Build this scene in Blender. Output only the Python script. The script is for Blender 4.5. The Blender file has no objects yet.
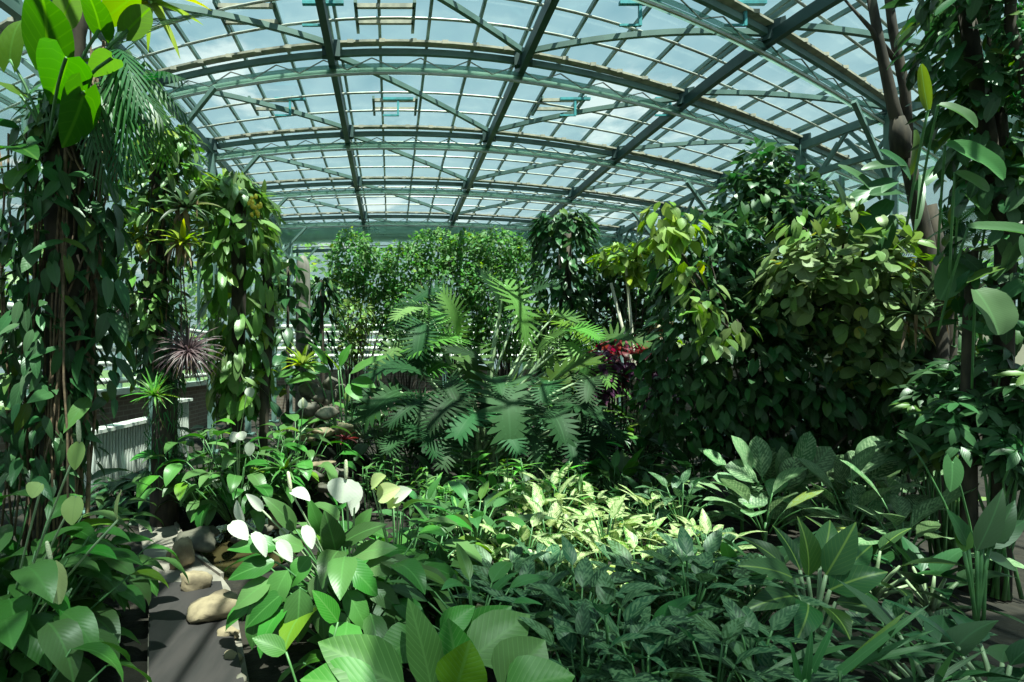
import bpy, math
import numpy as np
from mathutils import Vector

RNG = np.random.default_rng(7)
PI = math.pi
SC = bpy.context.scene
COL = SC.collection
EYE = 1.75            # eye height in metres
F = 520.0             # focal length in pixels of the 1024 x 682 frame
VX, VY = 391.0, 362.0  # where the house's long axis vanishes


def at(px, py, Y):
    """world point seen at pixel (px, py) at distance Y along the house"""
    return np.array([(px - VX) / F * Y, Y, EYE - (py - VY) / F * Y])


def ground(px, py, z=0.0):
    return at(px, py, F * (EYE - z) / (py - VY))


# ------------------------------------------------------------------ objects
def props(o, label=None, cat=None, group=None, kind=None):
    if label: o['label'] = label
    if cat: o['category'] = cat
    if group: o['group'] = group
    if kind: o['kind'] = kind
    return o


def empty(name, label, cat, loc, group=None, rz=0.0):
    o = bpy.data.objects.new(name, None)
    COL.objects.link(o)
    o.location = [float(c) for c in loc]
    o.rotation_euler = (0, 0, rz)
    o.empty_display_size = 0.1
    return props(o, label, cat, group)


def dup(root, loc, rz, label, group=None, s=1.0):
    r = root.copy(); COL.objects.link(r)
    r.location = [float(c) for c in loc]; r.rotation_euler = (0, 0, rz); r.scale = (s, s, s)
    r['label'] = label
    if group: r['group'] = group
    for ch in list(root.children):
        c = ch.copy(); COL.objects.link(c); c.parent = r
        for g in ch.children:
            d = g.copy(); COL.objects.link(d); d.parent = c
    return r


def nrm(v):
    v = np.asarray(v, float)
    return v / np.maximum(np.linalg.norm(v, axis=-1, keepdims=True), 1e-9)


class MB:
    """collects quads, then links them as ONE mesh object"""
    def __init__(s):
        s.v, s.f, s.uv, s.r, s.n, s.smooth = [], [], [], [], 0, True

    def raw(s, v, f, uv=None, r=None):
        v = np.asarray(v, float).reshape(-1, 3); f = np.asarray(f, int).reshape(-1, 4)
        s.v.append(v); s.f.append(f + s.n)
        s.uv.append(np.zeros((len(v), 2)) if uv is None else uv)
        s.r.append(np.full((len(v), 2), .5) if r is None else r)
        s.n += len(v)

    def leaf(s, tpl, P, D, N, L, W, droop=.6, fold=.15, ripple=0.0, rnd=None):
        P = np.atleast_2d(np.asarray(P, float)); n = len(P)
        if n == 0: return
        D = nrm(np.broadcast_to(np.asarray(D, float), (n, 3))); N = nrm(np.broadcast_to(np.asarray(N, float), (n, 3)))
        S = nrm(np.cross(D, N) + 1e-6); N = np.cross(S, D)
        L = np.broadcast_to(np.asarray(L, float), (n,))[:, None]; W = np.broadcast_to(np.asarray(W, float), (n,))[:, None]
        dr = np.broadcast_to(np.asarray(droop, float), (n,))[:, None]
        dr = np.where(np.abs(dr) < .02, .02, dr)
        a = tpl['a'][None]; b = tpl['b'][None] * W; ap = np.maximum(a, 0)
        ph = dr * ap
        x = L * np.sin(ph) / dr + L * np.minimum(a, 0); z = -L * (1 - np.cos(ph)) / dr
        pha = RNG.uniform(0, 6.28, (n, 1))
        h = fold * np.abs(b) + ripple * W * np.abs(tpl['b'])[None] * np.sin(a * 11 + pha + np.where(b > 0, 1.9, 0))
        p = (P[:, None] + D[:, None] * (x + np.sin(ph) * h)[..., None] + N[:, None] * (z + np.cos(ph) * h)[..., None]
             + S[:, None] * b[..., None])
        m = len(tpl['a'])
        f = (tpl['f'][None] + (np.arange(n) * m)[:, None, None]).reshape(-1, 4)
        uv = np.broadcast_to(tpl['uv'][None], (n, m, 2)).reshape(-1, 2)
        if rnd is None: rnd = RNG.uniform(0, 1, (n, 2))
        r = np.broadcast_to(rnd[:, None], (n, m, 2)).reshape(-1, 2)
        s.raw(p.reshape(-1, 3), f, uv, r)

    def tube(s, pts, rad, sides=5, rnd=.5):
        pts = np.asarray(pts, float); k = len(pts)
        rad = np.broadcast_to(np.asarray(rad, float), (k,))
        t = nrm(np.gradient(pts, axis=0))
        ref = np.where(np.abs(t[:, 2:3]) > .9, np.array([[1., 0, 0]]), np.array([[0, 0, 1.]]))
        if (np.abs(t[:, 2]) > .9).any(): ref = np.broadcast_to(np.array([[.97, .2, .1]]), t.shape)
        u = nrm(np.cross(t, ref)); w = np.cross(t, u)
        an = np.linspace(0, 2 * PI, sides, endpoint=False)
        ring = pts[:, None] + rad[:, None, None] * (u[:, None] * np.cos(an)[None, :, None] + w[:, None] * np.sin(an)[None, :, None])
        ring = np.concatenate([np.repeat(pts[:1, None], sides, 1), ring, np.repeat(pts[-1:, None], sides, 1)], 0)
        k2 = k + 2
        i = np.arange(k2 - 1)[:, None] * sides; j = np.arange(sides)[None]; j2 = (j + 1) % sides
        f = np.stack([i + j, i + j2, i + sides + j2, i + sides + j], -1).reshape(-1, 4)
        uv = np.stack(np.broadcast_arrays(j / sides * np.ones((k2, 1)), np.linspace(0, 1, k2)[:, None]), -1).reshape(-1, 2)
        s.raw(ring.reshape(-1, 3), f, uv, np.full((k2 * sides, 2), rnd))

    def sweep(s, pts, w, h):
        """rectangular bar along a polyline; w across (level), h upright"""
        pts = np.asarray(pts, float); t = nrm(np.gradient(pts, axis=0))
        vert = np.abs(t[:, 2:3]) > .95
        ref = np.where(vert, np.array([[0, 1., 0]]), np.array([[0, 0, 1.]]))
        u = nrm(np.cross(t, ref)); up = np.cross(u, t)
        c = [(-1, -1), (1, -1), (1, 1), (-1, 1)]
        ring = np.stack([pts + u * (a * w / 2) + up * (b * h / 2) for a, b in c], 1)
        k = len(pts)
        i = np.arange(k - 1)[:, None] * 4; j = np.arange(4)[None]; j2 = (j + 1) % 4
        f = np.stack([i + j, i + j2, i + 4 + j2, i + 4 + j], -1).reshape(-1, 4)
        f = np.concatenate([f, [[3, 2, 1, 0], [4 * k - 4, 4 * k - 3, 4 * k - 2, 4 * k - 1]]])
        s.raw(ring.reshape(-1, 3), f); s.smooth = False

    def box(s, c, size, rz=0.0):
        c = np.asarray(c, float); x, y, z = np.asarray(size, float) / 2
        v = np.array([[a * x, b * y, d * z] for d in (-1, 1) for a, b in ((-1, -1), (1, -1), (1, 1), (-1, 1))])
        cs, sn = math.cos(rz), math.sin(rz)
        v = np.stack([v[:, 0] * cs - v[:, 1] * sn, v[:, 0] * sn + v[:, 1] * cs, v[:, 2]], -1) + c
        s.raw(v, [[3, 2, 1, 0], [4, 5, 6, 7], [0, 1, 5, 4], [1, 2, 6, 5], [2, 3, 7, 6], [3, 0, 4, 7]]); s.smooth = False

    def rock(s, c, size, seed, flat=.0, nu=18, nv=12):
        g = np.random.default_rng(seed)
        th = np.linspace(0, 2 * PI, nu, endpoint=False)[None]; fi = np.linspace(.02, PI - .02, nv)[:, None]
        d = np.stack([np.sin(fi) * np.cos(th), np.sin(fi) * np.sin(th), np.cos(fi) * np.ones_like(th)], -1)
        r = np.ones((nv, nu))
        for _ in range(16):                      # chop planes: a stone has facets
            nn = nrm(g.normal(size=3)); cut = g.uniform(.52, .86)
            dp = d @ nn
            r = np.minimum(r, np.where(dp > .05, cut / np.maximum(dp, .05), 9))
        for kk in range(5):
            q = g.normal(size=3) * (2 + kk * 1.6)
            r = r * (1 + .035 * np.sin(d @ q + g.uniform(0, 6)))
        p = d * r[..., None] * np.asarray(size, float) / 2
        p[..., 2] = np.maximum(p[..., 2], -size[2] * .42)
        a = g.uniform(0, 6); 
        p = p + np.asarray(c, float)
        i = np.arange(nv - 1)[:, None] * nu; j = np.arange(nu)[None]; j2 = (j + 1) % nu
        f = np.stack([i + j, i + nu + j, i + nu + j2, i + j2], -1).reshape(-1, 4)
        s.raw(p.reshape(-1, 3), f)

    def build(s, name, mat, parent=None, origin=(0, 0, 0), label=None, kind=None):
        if not s.v: return None
        v = np.concatenate(s.v) - np.asarray(origin, float); f = np.concatenate(s.f)
        uv = np.concatenate(s.uv); r = np.concatenate(s.r)
        me = bpy.data.meshes.new(name)
        me.vertices.add(len(v)); me.vertices.foreach_set('co', v.astype(np.float32).ravel())
        me.loops.add(len(f) * 4); me.loops.foreach_set('vertex_index', f.astype(np.int32).ravel())
        me.polygons.add(len(f)); me.polygons.foreach_set('loop_start', np.arange(0, len(f) * 4, 4, dtype=np.int32))
        me.polygons.foreach_set('loop_total', np.full(len(f), 4, dtype=np.int32))
        me.polygons.foreach_set('use_smooth', np.full(len(f), s.smooth))
        me.update(calc_edges=True)
        l1 = me.uv_layers.new(name='UVMap'); l1.data.foreach_set('uv', uv[f.ravel()].astype(np.float32).ravel())
        l2 = me.uv_layers.new(name='vary'); l2.data.foreach_set('uv', r[f.ravel()].astype(np.float32).ravel())
        me.materials.append(mat)
        o = bpy.data.objects.new(name, me); COL.objects.link(o)
        if parent is not None: o.parent = parent
        else: o.location = [float(c) for c in origin]
        if label: o['label'] = label
        if kind: o['kind'] = kind
        return o


# ------------------------------------------------------------------ leaf outlines
def tpl_grid(wf, rows=7, cols=2, back=0.0, round_=False):
    A = np.linspace(0, 1, rows) ** .95
    sc = np.linspace(-1, 1, 2 * cols + 1)
    a, b, uv = [], [], []
    for t in A:
        w = max(wf(t), .012)
        for q in sc:
            a.append(t - back * (math.sin(PI * abs(q) ** .8 * .88) if round_ else abs(q) ** 1.5) * (1 - t) ** 3); b.append(q * w); uv.append((.5 + .5 * q * w, t))
    k = len(sc)
    f = [[i * k + j, i * k + j + 1, (i + 1) * k + j + 1, (i + 1) * k + j] for i in range(rows - 1) for j in range(k - 1)]
    return dict(a=np.array(a), b=np.array(b), uv=np.array(uv), f=np.array(f))


T_OVATE = tpl_grid(lambda t: math.sin(PI * t ** .72) ** .85, 8, 2)
T_LANCE = tpl_grid(lambda t: math.sin(PI * t ** .62) ** .9, 8, 2)
T_OBOV = tpl_grid(lambda t: math.sin(PI * t ** 1.25) ** .7, 8, 2)
T_SMALL = tpl_grid(lambda t: math.sin(PI * t ** .75) ** .9, 5, 1)
T_TINY = tpl_grid(lambda t: math.sin(PI * t ** .85), 4, 1)
T_ROUND = tpl_grid(lambda t: math.sin(PI * min(1, t * .93 + .045)) ** .55, 6, 1)
T_HEART = tpl_grid(lambda t: (1 - t) ** .85 * (.66 + 1.25 * t) if t > .03 else .6, 9, 2, back=.26, round_=True)
T_HEARTS = tpl_grid(lambda t: (1 - t) ** .85 * (.66 + 1.25 * t) if t > .03 else .6, 5, 2, back=.26, round_=True)
T_STRAP = tpl_grid(lambda t: (1 - t ** 3) ** .8 * (.75 + .25 * (1 - t)), 8, 1)
T_GRASS = tpl_grid(lambda t: (1 - t ** 2.2), 5, 1)
T_BANANA = tpl_grid(lambda t: math.sin(PI * min(1, t * .95 + .04)) ** .45, 10, 2)
T_SPATHE = tpl_grid(lambda t: math.sin(PI * (t * .93 + .05) ** .8) ** .8, 8, 2)


def tpl_lobed(n, core, wid, length, a_from, a_to, ang0, ang1, gap=.62, seg=3, wave=0.0):
    """a leaf cut into fingers: a midrib blade of half width core(t) and n fingers a side"""
    a, b, uv, f = [], [], [], []
    R = 9
    for i in range(R):
        t = i / (R - 1)
        for q in (-1, 0, 1):
            a.append(t * .97); b.append(q * max(core(t), .01)); uv.append((.5 + .3 * q, t))
    f += [[i * 3 + j, i * 3 + j + 1, i * 3 + j + 4, i * 3 + j + 3] for i in range(R - 1) for j in (0, 1)]
    da = (a_to - a_from) / n
    for sd in (-1, 1):
        for k in range(n):
            t = (k + .5) / n; ac = a_from + da * (k + .5)
            ang = ang0 + (ang1 - ang0) * t; l = length(t)
            dx, dy = math.sin(ang), math.cos(ang)      # along, across
            hw = da * gap / 2 * wid
            base = len(a)
            for q in range(seg + 1):
                s = q / seg
                w = hw * (1 - s ** 2.4 * .92) * (1 + .25 * math.sin(PI * s))
                curl = wave * math.sin(s * 6 + k)
                ca = ac + dx * l * s + curl * .02; cb = core(max(0, min(1, ac))) * .6 + dy * l * s
                for e in (-1, 1):
                    a.append(ca + e * w * dy); b.append(sd * (cb - e * w * dx)); uv.append((.5 + sd * .5 * s, ac))
            for q in range(seg):
                m = base + q * 2
                f.append([m, m + 1, m + 3, m + 2] if sd > 0 else [m + 1, m, m + 2, m + 3])
    return dict(a=np.array(a), b=np.array(b), uv=np.array(uv), f=np.array(f))


T_SPLIT = tpl_lobed(13, lambda t: .15 * math.sin(PI * min(1, t * .9 + .1)) ** .6, 1.2, lambda t: .7 * (1 - t * .72), -.06, .92, -.62, .85, gap=.56)
T_MONST = tpl_lobed(9, lambda t: .2 * math.sin(PI * min(1, t * .85 + .15)) ** .6, 1.45, lambda t: .68 * (1 - t * .62), -.1, .9, -.5, .8, gap=.62)
T_FROND = tpl_lobed(11, lambda t: .02, 1.2, lambda t: .8 * math.sin(PI * (t * .8 + .15)) ** .8, .08, .98, .2, .6, gap=.5, seg=3)
T_PALM = tpl_lobed(24, lambda t: .014, 1.15, lambda t: .5 * math.sin(PI * (t * .85 + .12)) ** .7, .1, .98, .3, .9, gap=.5, seg=2)


# ------------------------------------------------------------------ materials
class NT:
    def __init__(s, m):
        s.m = m; m.use_nodes = True; s.t = m.node_tree; s.t.nodes.clear()
    def n(s, typ, **kw):
        nd = s.t.nodes.new(typ)
        ins = kw.pop('ins', {})
        for k, v in kw.items(): setattr(nd, k, v)
        for k, v in ins.items():
            if hasattr(v, 'is_output'): s.t.links.new(v, nd.inputs[k])
            else: nd.inputs[k].default_value = v
        return nd
    def math(s, op, a, b=0.0, c=0.0):
        return s.n('ShaderNodeMath', operation=op, ins={0: a, 1: b, 2: c}).outputs[0]
    def mix(s, fac, a, b):
        nd = s.n('ShaderNodeMix', data_type='RGBA', ins={0: fac}); 
        for i, v in ((6, a), (7, b)):
            if hasattr(v, 'is_output'): s.t.links.new(v, nd.inputs[i])
            else: nd.inputs[i].default_value = (*v, 1) if len(v) == 3 else v
        return nd.outputs[2]
    def smooth(s, x, lo, hi):
        return s.n('ShaderNodeMapRange', interpolation_type='SMOOTHSTEP', ins={0: x, 1: lo, 2: hi, 3: 0.0, 4: 1.0}).outputs[0]
    def out(s, sh):
        o = s.n('ShaderNodeOutputMaterial'); s.t.links.new(sh, o.inputs[0]); return s.m


def leaf_mat(name, c, vein=None, rib=.5, pattern=None, pale=None, amount=.5, rough=.42, trans=.3, freq=9.0, spread=.45, yellow=.12, veinamt=.14, spec=.3):
    k = NT(bpy.data.materials.new(name))
    uv = k.n('ShaderNodeUVMap', uv_map='UVMap').outputs[0]; vr = k.n('ShaderNodeUVMap', uv_map='vary').outputs[0]
    s1 = k.n('ShaderNodeSeparateXYZ', ins={0: uv}); s2 = k.n('ShaderNodeSeparateXYZ', ins={0: vr})
    su = k.math('ABSOLUTE', k.math('MULTIPLY_ADD', s1.outputs[0], 2.0, -1.0)); v = s1.outputs[1]
    geo = k.n('ShaderNodeNewGeometry'); 
    noise = k.n('ShaderNodeTexNoise', ins={'Vector': k.n('ShaderNodeTexCoord').outputs['Object'], 'Scale': 38.0, 'Detail': 4.0}).outputs[0]
    vein = vein or tuple(min(1, x * 1.7 + .02) for x in c)
    hsv = k.n('ShaderNodeHueSaturation', ins={'Color': (*c, 1), 'Hue': k.math('MULTIPLY_ADD', s2.outputs[1], .05, .475), 'Saturation': k.math('MULTIPLY_ADD', s2.outputs[1], .35, .8),
                                              'Value': k.math('MULTIPLY_ADD', s2.outputs[0], spread * 2, 1 - spread)}).outputs[0]
    col = hsv
    # a few old leaves turn yellowish
    col = k.mix(k.math('MULTIPLY', k.smooth(s2.outputs[1], 1 - yellow, 1.0), .55), col, tuple([c[0] * 3.2 + .03, c[1] * 1.6 + .03, c[2] * .6]))
    ph = k.math('MULTIPLY_ADD', v, freq, k.math('MULTIPLY', su, -freq * .38))
    wave = k.math('SINE', k.math('MULTIPLY', ph, 6.283))
    if pattern:
        pn = k.math('ADD', noise, k.math('MULTIPLY', wave, .1))
        if pattern == 'silver':      # pale feathering between dark veins, green rim
            m = k.math('MULTIPLY', k.smooth(pn, .62 - amount * .3, .72 - amount * .3), k.math('SUBTRACT', 1.0, k.smooth(su, .55, .95)))
        else:                        # pale heart, green rim
            m = k.math('MULTIPLY', k.smooth(k.math('SUBTRACT', pn, k.math('MULTIPLY', su, .32)), .5 - amount * .35, .62 - amount * .35), 1.0)
        col = k.mix(k.math('MULTIPLY', m, .85), col, pale)
    vm = k.math('MULTIPLY', k.smooth(wave, .8, 1.0), veinamt)
    rb = k.math('MULTIPLY', k.math('SUBTRACT', 1.0, k.smooth(su, .02, .09)), rib)
    col = k.mix(k.math('MAXIMUM', vm, rb), col, vein)
    bump = k.n('ShaderNodeBump', ins={'Strength': .2, 'Distance': .004, 'Height': k.math('MULTIPLY_ADD', wave, -.16, k.math('MULTIPLY', su, .6))}).outputs[0]
    p = k.n('ShaderNodeBsdfPrincipled', ins={'Base Color': col, 'Roughness': rough, 'Specular IOR Level': spec, 'Normal': bump}).outputs[0]
    tcol = k.n('ShaderNodeHueSaturation', ins={'Color': col, 'Hue': .485, 'Saturation': 1.2, 'Value': 1.9}).outputs[0]
    tr = k.n('ShaderNodeBsdfTranslucent', ins={'Color': tcol}).outputs[0]
    return k.out(k.n('ShaderNodeMixShader', ins={0: trans, 1: p, 2: tr}).outputs[0])


def solid_mat(name, c, c2=None, scale=8.0, rough=.6, bump=.2, metal=0.0, detail=5.0, dist=.01, stretch=None):
    k = NT(bpy.data.materials.new(name))
    co = k.n('ShaderNodeTexCoord').outputs['Object']
    if stretch: co = k.n('ShaderNodeMapping', ins={'Vector': co, 'Scale': stretch}).outputs[0]
    nz = k.n('ShaderNodeTexNoise', ins={'Vector': co, 'Scale': scale, 'Detail': detail}).outputs[0]
    col = k.mix(k.smooth(nz, .35, .68), c, c2 or tuple(x * .6 for x in c))
    b = k.n('ShaderNodeBump', ins={'Strength': bump, 'Distance': dist, 'Height': nz}).outputs[0]
    return k.out(k.n('ShaderNodeBsdfPrincipled', ins={'Base Color': col, 'Roughness': rough, 'Metallic': metal, 'Normal': b}).outputs[0])


def glass_mat(name, tint, dust, dustcol, gloss=.05):
    k = NT(bpy.data.materials.new(name))
    nz = k.n('ShaderNodeTexNoise', ins={'Vector': k.n('ShaderNodeTexCoord').outputs['Object'], 'Scale': 1.3, 'Detail': 4.0}).outputs[0]
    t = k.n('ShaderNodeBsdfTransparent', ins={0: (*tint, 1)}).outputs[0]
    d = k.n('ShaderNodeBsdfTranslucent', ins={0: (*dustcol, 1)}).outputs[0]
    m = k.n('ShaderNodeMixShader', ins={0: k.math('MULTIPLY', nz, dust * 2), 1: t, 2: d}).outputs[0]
    g = k.n('ShaderNodeBsdfGlossy', ins={'Color': (.9, .95, .95, 1), 'Roughness': .08}).outputs[0]
    return k.out(k.n('ShaderNodeMixShader', ins={0: gloss, 1: m, 2: g}).outputs[0])


M = {}
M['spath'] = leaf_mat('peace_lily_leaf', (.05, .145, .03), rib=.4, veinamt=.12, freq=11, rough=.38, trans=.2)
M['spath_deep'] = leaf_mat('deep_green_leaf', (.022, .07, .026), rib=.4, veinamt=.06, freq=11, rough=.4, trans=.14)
M['aglao_pale'] = leaf_mat('pale_variegated_leaf', (.1, .2, .05), pattern='heart', pale=(.5, .53, .3), amount=.6, rough=.4, trans=.3, freq=8)
M['aglao_silver'] = leaf_mat('silver_patterned_leaf', (.02, .065, .028), pattern='silver', pale=(.1, .18, .09), amount=.55, rough=.45, trans=.15, freq=6)
M['aglao_green'] = leaf_mat('plain_green_leaf', (.045, .125, .04), rib=.4, veinamt=.07, freq=9, rough=.4, trans=.25)
M['dieff_grey'] = leaf_mat('grey_green_leaf', (.1, .19, .085), pattern='silver', pale=(.26, .36, .2), amount=.45, rough=.45, trans=.2, freq=10)
M['dieff_rib'] = leaf_mat('yellow_ribbed_leaf', (.025, .085, .024), vein=(.2, .3, .07), rib=.9, freq=9, rough=.4, trans=.25, veinamt=.15)
M['broad'] = leaf_mat('broad_leaf', (.06, .17, .03), rib=.4, vein=(.14, .28, .08), veinamt=.4, freq=10, rough=.45, trans=.25, spread=.25)
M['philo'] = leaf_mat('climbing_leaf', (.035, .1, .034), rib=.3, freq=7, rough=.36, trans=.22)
M['philo_sunlit'] = leaf_mat('sunlit_climbing_leaf', (.1, .2, .05), rib=.3, freq=7, rough=.36, trans=.28)  # lighter copy of the climbing leaf, sunlight put into its colour
M['ear'] = leaf_mat('elephant_ear_leaf', (.035, .115, .012), vein=(.09, .22, .03), rib=.6, freq=6, rough=.5, trans=.5, spread=.25)
M['fern'] = leaf_mat('fern_leaflet', (.03, .12, .035), rib=.1, freq=14, trans=.3, veinamt=.1)
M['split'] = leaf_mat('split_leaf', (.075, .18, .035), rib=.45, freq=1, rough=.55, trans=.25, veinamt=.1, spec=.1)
M['split_shaded'] = leaf_mat('shaded_split_leaf', (.017, .056, .018), rib=.4, freq=1, rough=.55, trans=.12, veinamt=.1, spec=.12)  # darker copy of the split leaf, canopy shade put into its colour
M['shrub'] = leaf_mat('shrub_leaf', (.085, .2, .06), rib=.2, freq=6, rough=.5, trans=.35, veinamt=.15)
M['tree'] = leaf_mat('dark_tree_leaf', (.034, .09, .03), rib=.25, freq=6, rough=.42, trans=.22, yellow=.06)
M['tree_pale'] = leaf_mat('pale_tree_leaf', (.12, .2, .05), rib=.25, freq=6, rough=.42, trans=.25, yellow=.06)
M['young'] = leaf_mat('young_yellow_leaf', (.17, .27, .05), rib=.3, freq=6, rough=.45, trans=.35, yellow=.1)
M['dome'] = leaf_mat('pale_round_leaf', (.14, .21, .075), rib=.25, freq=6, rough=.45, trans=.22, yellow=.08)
M['banana'] = leaf_mat('banana_leaf', (.07, .15, .055), rib=.5, freq=18, veinamt=.06, rough=.42, trans=.28, spread=.25)
M['brom'] = leaf_mat('bromeliad_leaf', (.16, .26, .04), rib=.1, freq=1, trans=.35, veinamt=0, yellow=.3)
M['brom_dark'] = leaf_mat('dark_bromeliad_leaf', (.06, .1, .05), rib=.1, freq=1, trans=.2, veinamt=0)
M['dry'] = leaf_mat('dry_leaf', (.2, .14, .08), rib=.1, freq=1, trans=.2, veinamt=0, yellow=0)
M['purple'] = leaf_mat('purple_grey_leaf', (.11, .07, .08), rib=.1, freq=1, trans=.15, veinamt=0, yellow=0)
M['red'] = leaf_mat('red_leaf', (.15, .022, .03), rib=.3, freq=6, trans=.3, yellow=0)
M['maroon'] = leaf_mat('maroon_leaf', (.06, .015, .05), rib=.3, vein=(.2, .05, .12), freq=6, trans=.15, yellow=0)
M['grass'] = leaf_mat('bright_narrow_leaf', (.1, .26, .05), rib=.2, freq=1, trans=.35, veinamt=0)
M['outside'] = leaf_mat('outside_leaf', (.12, .24, .07), rib=.1, freq=5, trans=.35, veinamt=.1)
M['stalk'] = solid_mat('green_stalk', (.08, .2, .06), (.05, .14, .05), rough=.45)
M['stalk_pale'] = solid_mat('pale_stalk', (.3, .38, .22), (.2, .28, .16), rough=.45)
M['bark'] = solid_mat('bark', (.065, .048, .036), (.022, .017, .014), scale=14, rough=.9, bump=.7, stretch=(1, 1, .3))
M['root'] = solid_mat('aerial_root', (.2, .13, .08), (.09, .06, .04), scale=20, rough=.9, bump=.4)
M['spathe'] = leaf_mat('white_spathe', (.5, .51, .45), vein=(.5, .58, .4), rib=.25, freq=8, trans=.2, spread=.06, yellow=0, veinamt=.1, rough=.5)
M['spathe_green'] = leaf_mat('pale_green_spathe', (.42, .5, .2), vein=(.32, .42, .16), rib=.3, freq=8, trans=.3, spread=.12, yellow=0, veinamt=.15, rough=.5)
M['spadix'] = solid_mat('cream_spadix', (.75, .72, .5), (.55, .55, .35), scale=160, rough=.6, bump=.8, dist=.004)
M['flower_yellow'] = solid_mat('yellow_petal', (.75, .55, .05), (.6, .4, .03), rough=.5)
M['flower_violet'] = solid_mat('violet_petal', (.35, .22, .7), (.25, .15, .55), rough=.5)
M['steel'] = solid_mat('green_grey_steel', (.13, .22, .2), (.09, .16, .15), scale=3, rough=.5, bump=.05)
M['steel_dark'] = solid_mat('dark_green_steel', (.025, .075, .075), (.018, .05, .05), scale=3, rough=.5, bump=.05)
M['galv'] = solid_mat('galvanised_steel', (.5, .5, .46), (.36, .35, .31), scale=6, rough=.45, bump=.1, metal=.3)
M['tan'] = solid_mat('weathered_gutter', (.46, .42, .34), (.26, .25, .21), scale=7, rough=.7, bump=.2)
M['glass'] = glass_mat('roof_glass', (.72, .9, .92), .05, (.6, .75, .75))
M['wallglass'] = glass_mat('wall_glass', (.78, .92, .88), .16, (.7, .85, .8))
M['screen'] = glass_mat('shade_cloth', (.5, .62, .58), .3, (.55, .68, .62), .0)
M['cloth'] = glass_mat('added_shade_cloth', (.22, .25, .25), .1, (.3, .4, .36), .0)  # for the two cloths added out of view to hold back sun
M['white'] = solid_mat('white_enamel', (.72, .74, .7), (.6, .62, .58), scale=5, rough=.4, bump=.05)
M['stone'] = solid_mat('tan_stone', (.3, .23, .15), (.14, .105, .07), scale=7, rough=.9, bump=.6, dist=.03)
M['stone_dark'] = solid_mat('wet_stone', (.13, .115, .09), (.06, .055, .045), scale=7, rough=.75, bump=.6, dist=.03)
M['totem'] = solid_mat('weathered_post', (.22, .2, .18), (.1, .09, .08), scale=9, rough=.9, bump=.7, stretch=(1, 1, .25))
M['soil'] = solid_mat('dark_soil', (.022, .017, .012), (.009, .007, .005), scale=9, rough=1.0, bump=.9, dist=.05, detail=9)
M['lawn'] = solid_mat('outside_lawn', (.1, .17, .06), (.07, .13, .04), scale=3, rough=1)
M['path'] = solid_mat('concrete', (.24, .205, .18), (.15, .13, .11), scale=5, rough=.85, bump=.3, detail=8)
M['board'] = solid_mat('dark_board', (.03, .024, .025), (.018, .015, .016), scale=4, rough=.7, bump=.2, stretch=(3, .6, 1))
M['wood'] = solid_mat('pale_stake', (.5, .47, .38), (.38, .35, .28), scale=10, rough=.7, stretch=(1, 1, .2))
M['panel'] = solid_mat('cream_panel', (.62, .56, .42), (.54, .48, .36), scale=3, rough=.7, bump=.05)


def brick_mat():
    k = NT(bpy.data.materials.new('brick_wall'))
    co = k.n('ShaderNodeTexCoord').outputs['UV']
    b = k.n('ShaderNodeTexBrick', ins={'Vector': co, 'Color1': (.2, .15, .12, 1), 'Color2': (.15, .11, .09, 1), 'Mortar': (.25, .22, .19, 1), 'Scale': 1.0, 'Mortar Size': .012, 'Brick Width': .3, 'Row Height': .1})
    return k.out(k.n('ShaderNodeBsdfPrincipled', ins={'Base Color': b.outputs[0], 'Roughness': .9}).outputs[0])


def water_mat():
    k = NT(bpy.data.materials.new('pond_water'))
    nz = k.n('ShaderNodeTexNoise', ins={'Vector': k.n('ShaderNodeTexCoord').outputs['Object'], 'Scale': 7.0, 'Detail': 2.0}).outputs[0]
    b = k.n('ShaderNodeBump', ins={'Strength': .12, 'Distance': .02, 'Height': nz}).outputs[0]
    return k.out(k.n('ShaderNodeBsdfPrincipled', ins={'Base Color': (.045, .036, .016, 1), 'Roughness': .06, 'Normal': b}).outputs[0])


M['brick'] = brick_mat(); M['water'] = water_mat()


# ------------------------------------------------------------------ the glasshouse
# The house is laid out on a gently bowed plan: straight along its length near the
# middle, its cross members swing away to both sides.
def G(X, Y, Z):
    R = math.hypot(X, Y)
    return np.array([R * math.atan2(X, Y), R, Z])


def line(X0, Y0, Z0, X1, Y1, Z1, n=24):
    return np.array([G(X0 + (X1 - X0) * t, Y0 + (Y1 - Y0) * t, Z0 + (Z1 - Z0) * t) for t in np.linspace(0, 1, n)])


ROOF = 5.95
FRAMES = [2.6, 4.9, 6.96, 9.46, 12.07, 14.86, 17.4]
XG = [-3.4, -.8, 1.8, 4.4, 7.0]
XL, XR, YE = -5.0, 8.6, 17.6


def strip(mb, X, z0, z1, y0, y1, n=30):
    """upright sheet along the house at X"""
    a = line(X, y0, z0, X, y1, z0, n); v = np.concatenate([a, a + [0, 0, z1 - z0]])
    f = [[i, i + 1, n + i + 1, n + i] for i in range(n - 1)]
    l = np.concatenate([[0], np.cumsum(np.linalg.norm(np.diff(a, axis=0), axis=1))])
    uv = np.stack([np.concatenate([l, l]), np.concatenate([np.zeros(n), np.full(n, z1 - z0)])], -1)
    mb.raw(v, f, uv)


def struct(name, mb, mat, parent=None):
    return mb.build(name, mat, parent, kind='structure')


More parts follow.
